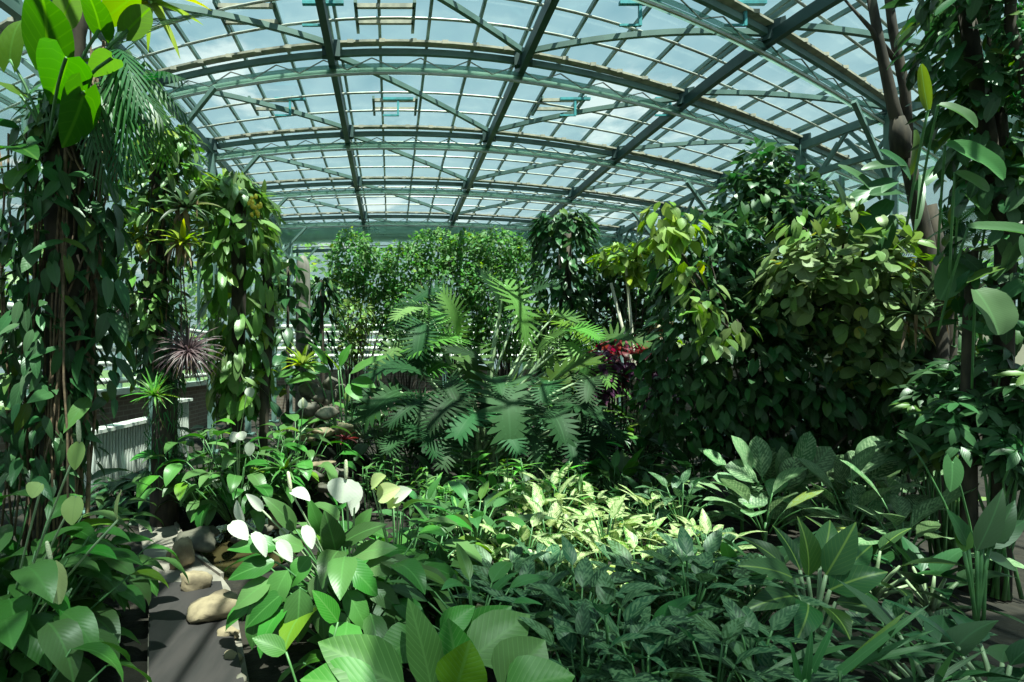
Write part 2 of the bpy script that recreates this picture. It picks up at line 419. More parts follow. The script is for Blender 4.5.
# ground with a shallow bowl for the pond
PC = ground(228, 536)
nx, ny = 150, 150
gx = np.concatenate([np.linspace(-40, -8, 12), np.linspace(-7.8, 12, 120), np.linspace(12.5, 40, 12)])
gy = np.concatenate([np.linspace(-6, 0, 6), np.linspace(.15, 12, 110), np.linspace(12.5, 45, 20)])
XX, YY = np.meshgrid(gx, gy)
dip = np.exp(-(((XX - PC[0] - .12) / .62) ** 2 + ((YY - PC[1]) / .85) ** 2) ** 2)
ZZ = -.22 * dip + .012 * np.sin(XX * 5 + YY * 3) + .012 * np.sin(YY * 7 - XX * 2)
gm = MB(); w = len(gx)
ii = np.arange(len(gy) - 1)[:, None] * w + np.arange(w - 1)[None]
gm.raw(np.stack([XX, YY, ZZ - .02], -1).reshape(-1, 3), np.stack([ii, ii + 1, ii + w + 1, ii + w], -1).reshape(-1, 4))
struct('floor', gm, M['soil'])
lm = MB(); lm.raw([[-60, 24, .02], [60, 24, .02], [60, 120, .02], [-60, 120, .02]], [[0, 1, 2, 3]]); struct('outside_lawn', lm, M['lawn'])

# path: pale concrete with a dark board laid over it at the front
pm = MB()
PL = [(147, 690), (148, 640), (149, 610), (149, 590), (147, 570), (143, 550), (139, 530), (136, 510), (132, 492)]
PR = [(250, 690), (241, 640), (236, 610), (230, 590), (214, 568), (196, 550), (182, 532), (174, 515), (167, 495)]
pv = [ground(*p) for p in PL] + [ground(*p) for p in PR]; n = len(PL)
top = np.array(pv) + [0, 0, .015]; bot = np.array(pv) - [0, 0, .1]
v = np.concatenate([top, bot]); N2 = 2 * n
f = [[i, n + i, n + i + 1, i + 1] for i in range(n - 1)] + [[n + i, N2 + n + i, N2 + n + i + 1, n + i + 1] for i in range(n - 1)] + [[i, i + 1, N2 + i + 1, N2 + i] for i in range(n - 1)]
pm.raw(v, f); pm.smooth = False
struct('path', pm, M['path'])
bm_ = MB()
q = [ground(149, 700), ground(246, 700), ground(221, 588), ground(149, 590)]
q = [p + [0, 0, .02] for p in q]
bm_.raw(np.concatenate([q, np.array(q) + [0, 0, .035]]), [[3, 2, 1, 0], [4, 5, 6, 7], [0, 1, 5, 4], [1, 2, 6, 5], [2, 3, 7, 6], [3, 0, 4, 7]]); bm_.smooth = False
bo = bm_.build('walkway_board', M['board'], None, (q[0] + q[1]) / 2)
props(bo, 'dark flat board laid on the concrete path at the lower left', 'board')
# curb: curved pale edging strip beside the pond
cm = MB(); cm.sweep([ground(*p) + [0, 0, .01] for p in [(176, 505), (174, 522), (183, 545), (200, 562), (222, 578)]], .03, .06)
props(cm.build('curb', M['path'], None, ground(183, 545)), 'thin curved concrete edging between the path and the pond stones', 'curb')
# pond
wm = MB(); k = 40
an = np.linspace(0, 2 * PI, k, endpoint=False)
ring = np.stack([PC[0] + .12 + np.cos(an) * .66 * (1 + .08 * np.sin(3 * an)), PC[1] + np.sin(an) * .92, np.full(k, -.085)], -1)
cen = np.repeat([[PC[0] + .12, PC[1], -.085]], k, 0)
wm.raw(np.concatenate([ring, cen]), [[i, (i + 1) % k, k + (i + 1) % k, k + i] for i in range(k)])
props(wm.build('pond_water', M['water'], None, (PC[0], PC[1], -.085)), 'still brown water of the small pond beside the path', 'water', kind='stuff')

# left wall: brick base, white sill, glass above
wl = MB(); strip(wl, XL, 0, 1.15, -3, YE); wlo = struct('wall_left', wl, M['brick'])
sl = MB(); sl.sweep(line(XL + .1, -3, 1.2, XL + .1, YE, 1.2), .34, .1); struct('trim_1', sl, M['white'])
wg = MB(); strip(wg, XL, 1.25, ROOF, -3, YE); w1 = struct('window_1', wg, M['wallglass'])
for kk in range(15):
    y = -2.5 + kk * 1.4; m = MB(); p = line(XL, y, 1.2, XL, y, ROOF, 2); m.sweep(p, .07, .07); struct('window_frame', m, M['steel'], w1)
for z in (2.6, 4.2):
    m = MB(); m.sweep(line(XL, -3, z, XL, YE, z), .05, .06); struct('window_frame', m, M['steel'], w1)
# right wall
wr = MB(); strip(wr, XR, 0, 1.6, -3, YE); struct('wall_right', wr, M['brick'])
sr = MB(); strip(sr, XR - .04, 1.6, 2.4, -3, YE); struct('trim_2', sr, M['panel'])
wg = MB(); strip(wg, XR, 2.4, ROOF, -3, YE); w2 = struct('window_2', wg, M['wallglass'])
for kk in range(15):
    y = -2.5 + kk * 1.4; m = MB(); m.sweep(line(XR, y, 1.2, XR, y, ROOF, 2), .07, .07); struct('window_frame', m, M['steel'], w2)
for z in (3.4, 4.6):
    m = MB(); m.sweep(line(XR, -3, z, XR, YE, z), .05, .06); struct('window_frame', m, M['steel'], w2)


def cross_sheet(mb, Y, z0, z1, x0=XL, x1=XR, n=40):
    a = line(x0, Y, z0, x1, Y, z0, n); v = np.concatenate([a, a + [0, 0, z1 - z0]])
    mb.raw(v, [[i, i + 1, n + i + 1, n + i] for i in range(n - 1)], np.stack([np.tile(np.linspace(0, x1 - x0, n), 2), np.repeat([0, z1 - z0], n)], -1))


# end wall
wb = MB(); cross_sheet(wb, YE, 0, 1.5); struct('wall_back', wb, M['brick'])
wg = MB(); cross_sheet(wg, YE, 1.5, ROOF + .2); w3 = struct('window_3', wg, M['wallglass'])
for kk in range(12):
    x = XL + .6 + kk * 1.2; m = MB(); m.sweep(line(x, YE, 1.5, x, YE, ROOF, 2), .06, .06); struct('window_frame', m, M['steel'], w3)
for z in (3.2, 5.55):
    m = MB(); m.sweep(line(XL, YE - .03, z, XR, YE - .03, z), .08, .1); struct('window_frame', m, M['steel'], w3)
# front wall behind the camera keeps the house closed
wf = MB(); a = np.array([[-9.5, -3.2, 0], [12, -3.2, 0]]); wf.raw(np.concatenate([a, a + [0, 0, ROOF]]), [[0, 1, 3, 2]]); struct('window_4', wf, M['wallglass'])

# glass roof
ZR = ROOF + .28
x0, x1 = -6.2, 11.0
xs = np.linspace(x0, x1, 60); ys = np.linspace(.4, 17.9, 60)
gv = np.array([G(x, y, ZR) for y in ys for x in xs]); 
gl = MB(); ii = np.arange(59)[:, None] * 60 + np.arange(59)[None]
gl.raw(gv, np.stack([ii, ii + 1, ii + 61, ii + 60], -1).reshape(-1, 4)); ceil = struct('ceiling', gl, M['glass'])
nb = 0
for kx in range(-9, 17):
    x = kx * .65 - .15
    for dbl in ((0, .09) if (kx % 4 == 3) else (0,)):
        m = MB(); m.sweep(line(x + dbl, .8, ZR - .04, x + dbl, 17.6, ZR - .04, 40), .04, .06); struct('glazing_bar', m, M['steel'], ceil)
for j in range(1, len(FRAMES)):
    d0, d1 = FRAMES[j - 1], FRAMES[j]
    for t in (.3, .56, .8):
        y = d0 + (d1 - d0) * t; m = MB(); m.tube(line(x0, y, ZR - .16, x1, y, ZR - .12, 50), .017, 6); struct('purlin_rod', m, M['galv'], ceil)

ORD = ['nearest the camera', 'second from the camera', 'third from the camera', 'fourth from the camera', 'fifth from the camera', 'sixth from the camera', 'last, at the end wall']
for j, D in enumerate(FRAMES):
    t = empty('roof_truss', f'weathered steel gutter truss spanning the glass roof, {ORD[j]}', 'roof truss', G(0, D, ROOF), 'cross trusses of the glass roof')
    o = G(0, D, ROOF)
    m = MB(); m.sweep(line(x0, D, ROOF + .1, x1, D, ROOF + .03, 60), .11, .03)
    for x in np.arange(x0 + .2, x1, .42): m.box(G(x, D - .06, ROOF + .06), (.08, .05, .05))
    m.build('gutter', M['tan'], t, o)
    m = MB(); m.sweep(line(x0, D + .06, ROOF - .02, x1, D + .03, ROOF - .03, 60), .05, .08); m.build('upper_chord', M['steel'], t, o)
    m = MB(); m.sweep(line(x0, D + .1, ROOF - .3, x1, D + .1, ROOF - .24, 60), .022, .03); m.build('lower_chord', M['galv'], t, o)
    m = MB(); x = x0
    while x < x1 - .66:
        m.sweep(line(x, D + .08, ROOF - .08, x + .33, D + .08, ROOF - .23, 3), .012, .012); m.sweep(line(x + .33, D + .08, ROOF - .23, x + .66, D + .08, ROOF - .08, 3), .012, .012); x += .66
    m.build('lattice', M['galv'], t, o)
    for x in XG:
        m = MB(); m.box(G(x, D - .05, ROOF - .02), (.24, .1, .22), -math.atan2(x, D)); m.build('bracket', M['steel_dark'], t, o)
    if j < 6:     # gathered shade screen hanging along the truss
        m = MB()
        for q in range(3):
            m.tube([p + [0, .06 * q, 0] for p in line(x0, D + .1, ROOF - .17 - .03 * (q % 2), x1, D + .1, ROOF - .17 - .03 * (q % 2), 60)], .026 + .006 * math.sin(q), 6)
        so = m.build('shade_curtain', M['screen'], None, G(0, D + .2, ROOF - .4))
        props(so, f'pale green shade cloth bunched along the roof truss {ORD[j]}', 'shade screen', 'gathered shade screens')
# the shade curtain hanging below the far truss
m = MB()
for q in range(3): cross_sheet(m, 15.3 + q * .12, ROOF - .62, ROOF - .12, -4.4, 8.0)
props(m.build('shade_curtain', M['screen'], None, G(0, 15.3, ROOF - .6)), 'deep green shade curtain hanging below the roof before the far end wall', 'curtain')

NAMES = ['leftmost, over the vine columns', 'second from the left', 'in the middle', 'second from the right', 'rightmost, along the eave']
for x, nm in zip(XG, NAMES):
    y0 = 1.0
    if x in (-3.4, 7.0):
        o = G(x, 8, ROOF)
        t = empty('lattice_girder', f'green steel lattice girder running lengthwise under the roof, {nm}', 'girder', o, 'lengthwise roof girders')
        for nmz, z, hh in (('upper_chord', ROOF - .12, .14), ('lower_chord', ROOF - .72, .1)):
            m = MB(); m.sweep(line(x, y0, z, x, 17.5, z, 40), .1, hh); m.build(nmz, M['steel'], t, o)
        m = MB(); y = y0
        while y < 17:
            m.sweep(line(x, y, ROOF - .15, x, y + .6, ROOF - .7, 3), .05, .05); m.sweep(line(x, y + .6, ROOF - .7, x, y + 1.2, ROOF - .15, 3), .05, .05); y += 1.2
        m.build('lattice', M['steel'], t, o)
    else:
        o = G(x, 8, ROOF)
        m = MB(); m.sweep(line(x, y0, ROOF - .1, x, 17.5, ROOF - .1, 40), .09, .15)
        props(m.build('roof_girder', M['steel_dark'], None, o), f'dark green steel girder running lengthwise under the glass roof, {nm}', 'girder', 'lengthwise roof girders')
BAY = ['first', 'second', 'third', 'fourth', 'fifth', 'sixth']
for j in range(1, 7):
    d0, d1 = FRAMES[j - 1], FRAMES[j]
    for xa, xb, nm in ((-.8, -3.4, 'far left'), (1.8, -.8, 'middle left'), (1.8, 4.4, 'middle right'), (4.4, 7.0, 'far right')):
        m = MB(); m.sweep(line(xa, d1 - .1, ROOF + .02, xb, d0 + .12, ROOF + .02, 14), .05, .07)
        props(m.build('roof_brace', M['steel'], None, G(xa, d1, ROOF)), f'slanting steel brace in the {BAY[j - 1]} roof bay from the camera, {nm} one', 'brace', 'slanting roof braces')
for x, side in ((-3.4, 'left'), (7.0, 'right')):
    for j, D in enumerate(FRAMES[1:], 1):
        b = G(x, D, 0)
        t = empty('roof_post', f'green steel roof column on the {side} side under the truss {ORD[j]}', 'column', b, 'steel roof columns')
        m = MB(); m.sweep(line(x, D, 0, x, D, ROOF - .1, 2), .12, .12); m.build('shaft', M['steel'], t, b)
        m = MB(); m.box(G(x, D, .02), (.3, .3, .04)); m.build('base_plate', M['steel'], t, b)
        for dx, dy in ((0, .95), (0, -.95), (.95, 0), (-.95, 0)):
            m = MB(); m.sweep(line(x, D, ROOF - 1.25, x + dx, D + dy, ROOF - .3, 4), .06, .06); m.build('knee_brace', M['steel'], t, b)
for x, nm in ((-.8, 'left'), (1.8, 'middle'), (4.4, 'right')):
    m = MB(); m.sweep(line(x, 17.4, 0, x, 17.4, ROOF - .1, 2), .15, .15)
    props(m.build('end_post', M['steel'], None, G(x, 17.4, 0)), f'{nm} steel column standing at the far glazed end wall', 'column', 'steel roof columns')
# tall thin vent rods and hanging teal vent arms
for j, (px, py, D) in enumerate([(323, 20, 6.3), (640, 12, 6.3), (745, 38, 6.3), (290, 95, 8.6), (398, 88, 8.6), (575, 95, 8.6), (670, 115, 8.6)]):
    p = at(px, py, D); p[2] = ROOF + .15
    m = MB(); m.box(p - [0, 0, .14], (.035, .035, .28)); m.box(p - [.12, 0, .27], (.26, .025, .025)); m.box(p - [.0, 0, .0], (.5, .05, .04))
    props(m.build('roof_vent_lever', M['teal'] if 'teal' in M else solid_mat('teal_paint', (.05, .35, .4), rough=.5), None, p),
          f'small teal roof vent arm hanging from the glass, {["left in the nearest bay", "middle of the nearest bay", "right in the nearest bay", "far left in the second bay", "left of centre in the second bay", "right of centre in the second bay", "far right in the second bay"][j]}', 'vent arm', 'roof vent arms')
# roof vents: frames like short ladders
for j, (px, py, D) in enumerate([(246, 12, 6.4), (385, 8, 6.4), (272, 100, 8.7), (395, 97, 8.7), (562, 100, 8.7)]):
    p = at(px, py, D); p[2] = ZR - .1
    t = empty('roof_vent', f'wooden ladder-like roof vent frame, {["leftmost in the nearest bay", "near the middle of the nearest bay", "left in the second bay", "centre of the second bay", "right in the second bay"][j]}', 'vent frame', p, 'roof vent frames')
    m = MB()
    for q in range(2): m.sweep([p + [-.36, .3 * q, 0], p + [.36, .3 * q, 0]], .04, .05)
    m.build('rung', M['tan'], t, p)
    for q in (-.36, .36):
        m = MB(); m.sweep([p + [q, -.1, 0], p + [q, .5, 0]], .04, .05); m.build('rail', M['steel'], t, p)

# the roof goes on over and behind the viewer
bx = np.linspace(x0, x1, 60); e = np.array([G(x, .4, ZR) for x in bx]); bk = e.copy(); bk[:, 1] = -8
rm = MB(); rm.raw(np.concatenate([bk, e]), [[i, i + 1, 61 + i, 60 + i] for i in range(59)]); struct('roof_glass', rm, M['glass'], ceil)
for kx in range(-8, 14):
    x = kx * .65 - .15; j_ = int(np.argmin(abs(e[:, 0] - x)))
    m = MB(); m.sweep([[x, -8, ZR - .04], [x, e[j_, 1], ZR - .04]], .04, .06); struct('glazing_bar', m, M['steel'], ceil)
for y in (-3.2, -2.2, -1.2, -.6, .1): 
    m = MB(); m.sweep([[-7, y, ROOF], [9 if y < 0 else .5, y, ROOF]], .1, .12); struct('purlin_rod', m, M['steel'], ceil)
# unseen shade cloth, added under the roof to darken the front of the bed
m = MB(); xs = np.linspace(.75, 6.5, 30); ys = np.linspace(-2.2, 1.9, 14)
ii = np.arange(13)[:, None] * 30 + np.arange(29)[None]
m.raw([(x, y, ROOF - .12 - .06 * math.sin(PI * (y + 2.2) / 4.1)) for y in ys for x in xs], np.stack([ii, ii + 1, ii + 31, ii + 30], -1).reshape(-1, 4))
props(m.build('shade_curtain', M['cloth'], None, (3, 0, ROOF)), 'added out-of-view shade cloth under the roof that darkens the front of the bed', 'shade screen')

m = MB(); xs = np.linspace(-3.2, -.42, 20); ys = np.linspace(-2.6, 1.75, 14)  # second added cloth, out of view, dims the path and left lilies
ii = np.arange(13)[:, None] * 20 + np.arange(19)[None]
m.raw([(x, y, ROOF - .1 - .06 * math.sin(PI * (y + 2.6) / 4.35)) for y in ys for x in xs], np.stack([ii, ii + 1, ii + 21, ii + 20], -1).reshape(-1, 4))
props(m.build('shade_curtain', M['cloth'], None, (-1.8, 0, ROOF)), 'added out-of-view shade cloth under the roof that darkens the front of the path', 'shade screen')

# heating pipes on the left and end walls
PN = ['lowest', 'second lowest', 'middle', 'second highest', 'highest']
for i, z in enumerate((1.42, 1.72, 1.98, 2.24, 2.5)):
    m = MB(); m.tube(line(XL + .3, 2, z, XL + .3, 17.2, z, 40), .055, 10)
    props(m.build('heating_pipe', M['white'], None, G(XL + .3, 8, z)), f'white heating pipe along the left wall, {PN[i]} of the five', 'pipe', 'white pipes on the left wall')
for i, z in enumerate((1.95, 2.2, 2.45, 2.72, 2.95)):
    m = MB(); m.tube(line(XL + .6, YE - .3, z, 6.5, YE - .3, z, 40), .07, 10)
    props(m.build('heating_pipe', M['white'], None, G(0, YE - .3, z)), f'pale heating pipe across the far end wall, {PN[i]} of the five', 'pipe', 'pale pipes on the end wall')
# shelf board on brackets under the pipes, left wall
# radiators: finned, standing in front of the left wall
for i, (a, b) in enumerate([((88, 497, 428), (151, 470, 403)), ((158, 466, 400), (186, 456, 392))]):
    Ya = F * EYE / (a[1] - VY); Yb = F * EYE / (b[1] - VY)
    A = at(a[0], a[1], Ya); B = at(b[0], b[1], Yb); hgt = EYE - (a[2] - VY) / F * Ya - .06
    t = empty('radiator', ['long white finned radiator standing below the left wall behind the leaves', 'short far end radiator standing behind the mossy trunk'][i], 'radiator', (A + B) / 2, 'white radiators')
    d = nrm(B - A); ln = np.linalg.norm(B - A); nrm2 = np.array([d[1], -d[0], 0])
    rz = math.atan2(d[1], d[0]); cnt = int(ln / .075)
    for q in range(cnt):
        m = MB(); c = A + d * (q + .5) / cnt * ln; m.box(c + [0, 0, hgt / 2 + .04], (.045, .13, hgt - .12), rz); m.build('fin', M['white'], t, (A + B) / 2)
    m = MB(); m.box((A + B) / 2 + [0, 0, hgt], (ln + .06, .24, .05), rz); m.build('top_shelf', M['white'], t, (A + B) / 2)
    m = MB(); m.box((A + B) / 2 + [0, 0, .1], (ln, .06, .05), rz); m.box((A + B) / 2 + [0, 0, hgt - .12], (ln, .06, .05), rz); m.build('pipe_rail', M['white'], t, (A + B) / 2)
    m = MB()
    for c in (A + d * .1, B - d * .1): m.box(c + [0, 0, .04], (.06, .12, .08), rz)
    m.build('foot', M['white'], t, (A + B) / 2)


# ------------------------------------------------------------------ plant builders
UP = np.array([0, 0, 1.0])


def U(a, b, n=None): return RNG.uniform(a, b, n)


def hero(lb, tpl, b, t, W, face=(0, -.6, .8), droop=.5, fold=.12, ripple=0.02, rnd=None):
    """one leaf blade from point b to point t; face = the way its upper side looks"""
    b = np.asarray(b, float); t = np.asarray(t, float)
    c = t - b; ln = np.linalg.norm(c); c = c / ln
    n = nrm(np.asarray(face, float) - c * np.dot(face, c)); h = droop / 2
    D = c * math.cos(h) + n * math.sin(h); Nn = n * math.cos(h) - c * math.sin(h)
    L = ln * (h / math.sin(h) if abs(h) > .02 else 1)
    lb.leaf(tpl, b[None], D[None], Nn[None], L, W, droop, fold, ripple, None if rnd is None else np.array([rnd]))


def arc(a, b, sag=.1, n=5):
    """a stalk rising from a and leaning over to b"""
    a = np.asarray(a, float); b = np.asarray(b, float)
    t = np.linspace(0, 1, n)[:, None]
    p = a + (b - a) * t
    p[:, 2] += np.sin(PI * t[:, 0]) * sag * np.linalg.norm(b - a)
    return p


def rosette(name, label, cat, base, n, L, wr, pet, mat, stalk='stalk', tpl=T_OVATE, tilt=(.15, 1.1), droop=(.4, 1.0), group=None, spread=.08, fold=.2, ripple=.03, rise=1.0, cane=0.0, sr=.006, lean=.35, plr=(.75, 1.15)):
    """leaves on stalks from one crown: inner ones upright, outer ones leaning"""
    t = empty(name, label, cat, base, group)
    i = np.arange(n); q = (i + .5) / n
    az = i * 2.39996 + U(-.35, .35, n); tl = tilt[0] + (tilt[1] - tilt[0]) * q ** .8 + U(-.12, .12, n)
    pl = pet * U(plr[0], plr[1], n) * (1 - .25 * q)
    rad = np.stack([np.cos(az), np.sin(az), np.zeros(n)], -1)
    D0 = rad * np.sin(tl)[:, None] + UP * np.cos(tl)[:, None]
    org = rad * spread * q[:, None] + UP * (cane * U(.5, 1, n))[:, None]
    tip = org + D0 * pl[:, None] * np.array([1, 1, rise])
    sb = MB()
    for k in range(n):
        sb.tube(arc(org[k] - [0, 0, .02], tip[k], .06, 4), [sr * 1.3, sr * 1.1, sr, sr * .8], 5)
    lb = MB()
    le = lean * U(.6, 1.25, n); D = nrm(rad * np.sin(tl + le)[:, None] + UP * np.cos(tl + le)[:, None])
    N = nrm(UP * np.sin(tl + le)[:, None] - rad * np.cos(tl + le)[:, None] + RNG.normal(0, .18, (n, 3)))
    Ls = L * U(.75, 1.12, n)
    lb.leaf(tpl, tip, D, N, Ls, Ls * wr * U(.88, 1.1, n), U(droop[0], droop[1], n), fold, ripple)
    if cane:
        sb.tube([[0, 0, -.03], [0, 0, cane * .5], [.01, 0, cane]], [.018, .016, .012], 6)
    sb.build('stalk', M[stalk], t); lb.build('foliage', M[mat], t)
    return t


def column_foliage(lb, pts, n, L, wr, tpl, outd=.5, down=.8, droop=(.2, .7), front=.0, fold=.15, jit=.35, inner=.55, ripple=.02):
    """leaves hanging all round a stem; pts = [(x, y, z, radius)]"""
    pts = np.asarray(pts, float); t = U(0, len(pts) - 1.001, n); i = t.astype(int); fr = (t - i)[:, None]
    c = pts[i] * (1 - fr) + pts[i + 1] * fr
    az = U(0, 2 * PI, n)
    r = c[:, 3] * U(inner, 1.05, n)
    rad = np.stack([np.cos(az), np.sin(az), np.zeros(n)], -1)
    P = c[:, :3] + rad * r[:, None]
    D = nrm(rad * outd + np.array([0, 0, -down]) + RNG.normal(0, jit, (n, 3)))
    N = nrm(rad * down + UP * (outd + .25) + RNG.normal(0, jit * .6, (n, 3)))
    Ls = L * U(.55, 1.15, n)
    lb.leaf(tpl, P, D, N, Ls, Ls * wr * U(.85, 1.15, n), U(droop[0], droop[1], n), fold, ripple)


def blob_foliage(lb, c, r, n, L, wr, tpl, shell=.55, down=.45, jit=.45, droop=(.2, .8), fold=.15, top=0.0, ripple=.02):
    c = np.asarray(c, float); r = np.asarray(r, float)
    d = nrm(RNG.normal(size=(n, 3)) + [0, 0, top])
    rr = U(shell ** 3, 1.0, n) ** (1 / 3)
    P = c + d * rr[:, None] * r
    D = nrm(d * np.array([1, 1, .4]) + np.array([0, 0, -down]) + RNG.normal(0, jit, (n, 3)))
    N = nrm(UP * .9 + d * .6 + RNG.normal(0, jit * .7, (n, 3)))
    Ls = L * U(.6, 1.15, n)
    lb.leaf(tpl, P, D, N, Ls, Ls * wr * U(.85, 1.15, n), U(droop[0], droop[1], n), fold, ripple)
    return P


def wiggle(a, b, n=9, amp=.05):
    a = np.asarray(a, float); b = np.asarray(b, float)
    p = a + (b - a) * np.linspace(0, 1, n)[:, None]
    p[1:-1] += np.cumsum(RNG.normal(0, amp, (n - 2, 3)), 0) * .6
    return p


def strap_rosette(name, label, cat, base, n, L, w, mats, tilt=(.2, 1.5), droop=(.5, 1.3), group=None, dry=0, facing=None, tpl=T_STRAP):
    t = empty(name, label, cat, base, group)
    ax = nrm(np.array(facing if facing is not None else (0, 0, 1.0)))
    e1 = nrm(np.cross(ax, [.3, .9, .1])); e2 = np.cross(ax, e1)
    i = np.arange(n); q = (i + .5) / n; az = i * 2.39996
    tl = tilt[0] + (tilt[1] - tilt[0]) * q + U(-.1, .1, n)
    rad = np.cos(az)[:, None] * e1 + np.sin(az)[:, None] * e2
    D = rad * np.sin(tl)[:, None] + ax * np.cos(tl)[:, None]
    N = ax * np.sin(tl)[:, None] - rad * np.cos(tl)[:, None]
    lb = MB(); Ls = L * U(.7, 1.1, n)
    lb.leaf(tpl, rad * .015, D, N, Ls, w * U(.8, 1.1, n), U(droop[0], droop[1], n), .35, 0)
    lb.build('foliage', M[mats], t)
    if dry:
        db = MB(); k = dry
        P = RNG.normal(0, .04, (k, 3)); D = nrm(RNG.normal(0, .35, (k, 3)) + [0, -.2, -1])
        db.leaf(tpl, P, D, RNG.normal(0, 1, (k, 3)), L * U(.5, .9, k), w * .7, U(-.4, .6, k), .4, .1)
        db.build('dry_leaf', M['dry'], t, label='brown withered hanging leaves')
    return t


def spathe_flower(parent, b, s0, s1, W, face, green=False, sp=None, cup=.55, droop=.4, stalk=True, spath_len=.11):
    """flower part: spathe with a spadix sub-part and its stalk; points local to the parent"""
    fb = MB(); hero(fb, T_SPATHE, s0, s1, W, face, droop, cup, .03)
    if stalk: pass
    fo = fb.build('flower', M['spathe_green' if green else 'spathe'], parent, label='pale green spathe' if green else 'white spathe')
    if sp is not None:
        d = nrm(np.asarray(sp, float)); s0 = np.asarray(s0, float); n_ = nrm(np.asarray(face, float))
        pb = MB(); q = s0 + n_ * .012
        pb.tube([q, q + d * .02, q + d * spath_len * .5, q + d * spath_len * .93, q + d * spath_len], [.007, .011, .012, .009, .004], 8)
        pb.build('spadix', M['spadix'], fo, label='cream spadix')
    sb = MB(); sb.tube(arc(b, s0, .04, 6), .006, 5); sb.build('flower_stalk', M['stalk_pale'], fo)
    return fo


# ------------------------------------------------------------------ left side
# host tree with climbers, close on the left
Y0 = 3.4
def L_(px, py, base, Y=Y0): return at(px, py, Y) - np.asarray(base)
base = at(52, 362, Y0); base[2] = 0
t = empty('host_tree', 'tall dark trunk wrapped in brown aerial roots at the far left, beside the path', 'tree trunk', base)
m = MB(); m.tube(wiggle([0, 0, -.05], [.22, 0, 4.4], 12, .03), np.linspace(.13, .1, 12), 12); m.build('trunk', M['bark'], t)
m = MB()
for k in range(16):
    a = U(0, 6.28); r = U(.13, .18)
    m.tube(wiggle([r * math.cos(a) + U(-.1, .1), r * math.sin(a) - .02, -.02], [.18 + r * math.cos(a + .5), r * math.sin(a + .5), U(2.4, 4.0)], 10, .03), U(.006, .014), 5)
m.build('aerial_root', M['root'], t, label='brown hanging aerial roots')
m = MB(); 
for k in range(60):
    a = U(0, 6.28); z = U(3.2, 3.75)
    m.tube(wiggle([.18 + .14 * math.cos(a), .14 * math.sin(a), z], [.2 + .2 * math.cos(a + .4), .2 * math.sin(a + .4), z - U(.15, .35)], 5, .02), .008, 4)
m.build('fibre', M['root'], t, label='shaggy brown fibre below the crown')

t = empty('climbing_philodendron', 'dense dark climbing vine with hanging leaves covering the leftmost trunk', 'vine', base)
lb = MB()
col = [(*L_(72, 80, base), .12), (*L_(70, 130, base), .26), (*L_(62, 200, base), .35), (*L_(55, 270, base), .34), (*L_(45, 340, base), .34), (*L_(40, 420, base), .36), (*L_(35, 480, base), .36)]
column_foliage(lb, col, 600, .145, .27, T_HEARTS, .6, .9, jit=.5, inner=.35); column_foliage(lb, col, 420, .2, .17, T_LANCE, .65, .85, jit=.5, inner=.6)
column_foliage(lb, [(*L_(98, 200, base), .1), (*L_(104, 260, base), .14), (*L_(108, 320, base), .14), (*L_(100, 400, base), .14)], 90, .24, .17, T_LANCE, .5, .9)
column_foliage(lb, [(*L_(30, 230, base), .25), (*L_(20, 330, base), .25), (*L_(20, 440, base), .25)], 120, .14, .3, T_SMALL, .5, 1.0)
lb.build('foliage', M['philo'], t)
m = MB()
for k in range(12):
    x = U(-.35, .3); m.tube(wiggle([x, -.2 + U(-.1, .1), .7], [x + U(-.1, .15), -.1, 3.2], 9, .03), .007, 5)
m.build('stem', M['root'], t)
for k, (px, py, q) in enumerate([(68, 395, 0), (84, 400, 1), (40, 380, 2)]):
    pass

t = empty('elephant_ear', 'elephant ear with huge glowing green leaves high on the leftmost trunk', 'plant', L_(0, 0, 0) * 0 + base + L_(45, 135, base), None)
b0 = base + L_(45, 135, base); lb = MB(); sb = MB()
def H(lbx, tpl, b, tt, W, face, Y=3.2, dY=0.0, **kw):
    hero(lbx, tpl, at(*b, Y) - b0, at(*tt, Y + dY) - b0, W, face, **kw)
for (b, tt, W, face, dY, tp) in [
        ((66, 58), (50, 104), .21, (.1, .5, .85), .4, T_HEART), ((45, 74), (42, -4), .15, (0, .8, .5), -.35, T_BANANA), ((84, 92), (62, 148), .15, (.25, .5, .8), .3, T_HEART), ((112, 58), (88, 78), .1, (.1, .4, .9), .3, T_HEART),
        ((8, 148), (38, 160), .12, (0, -.5, .9), -.3, T_HEART), ((20, 95), (-12, 82), .13, (-.2, -.6, .8), -.1, T_HEART), ((100, 30), (84, -12), .12, (.1, .8, .5), -.3, T_HEART),
        ((110, 15), (140, -8), .1, (0, .6, .8), -.2, T_HEART), ((128, 30), (150, 8), .1, (0, .6, .8), -.2, T_HEART), ((62, 20), (75, -15), .1, (0, .6, .8), -.2, T_HEART), ((95, 62), (128, 72), .09, (0, -.3, .9), -.1, T_HEART), ((10, 60), (22, 20), .11, (0, -.8, .4), .1, T_HEART), ((30, 165), (10, 190), .12, (-.2, -.8, .5), -.2, T_HEART)]:
    Yh = 2.75 if dY > .2 else 3.15; W *= Yh / 3.15
    H(lb, tp, b, tt, W, face, Y=Yh, dY=dY * .8, droop=.6, ripple=.04)
    sb.tube(arc(at(48, 150, 3.2) - b0, at(*b, Yh) - b0, .12, 6), .009, 6)
lb.build('foliage', M['ear'], t); sb.build('stalk', M['stalk'], t)

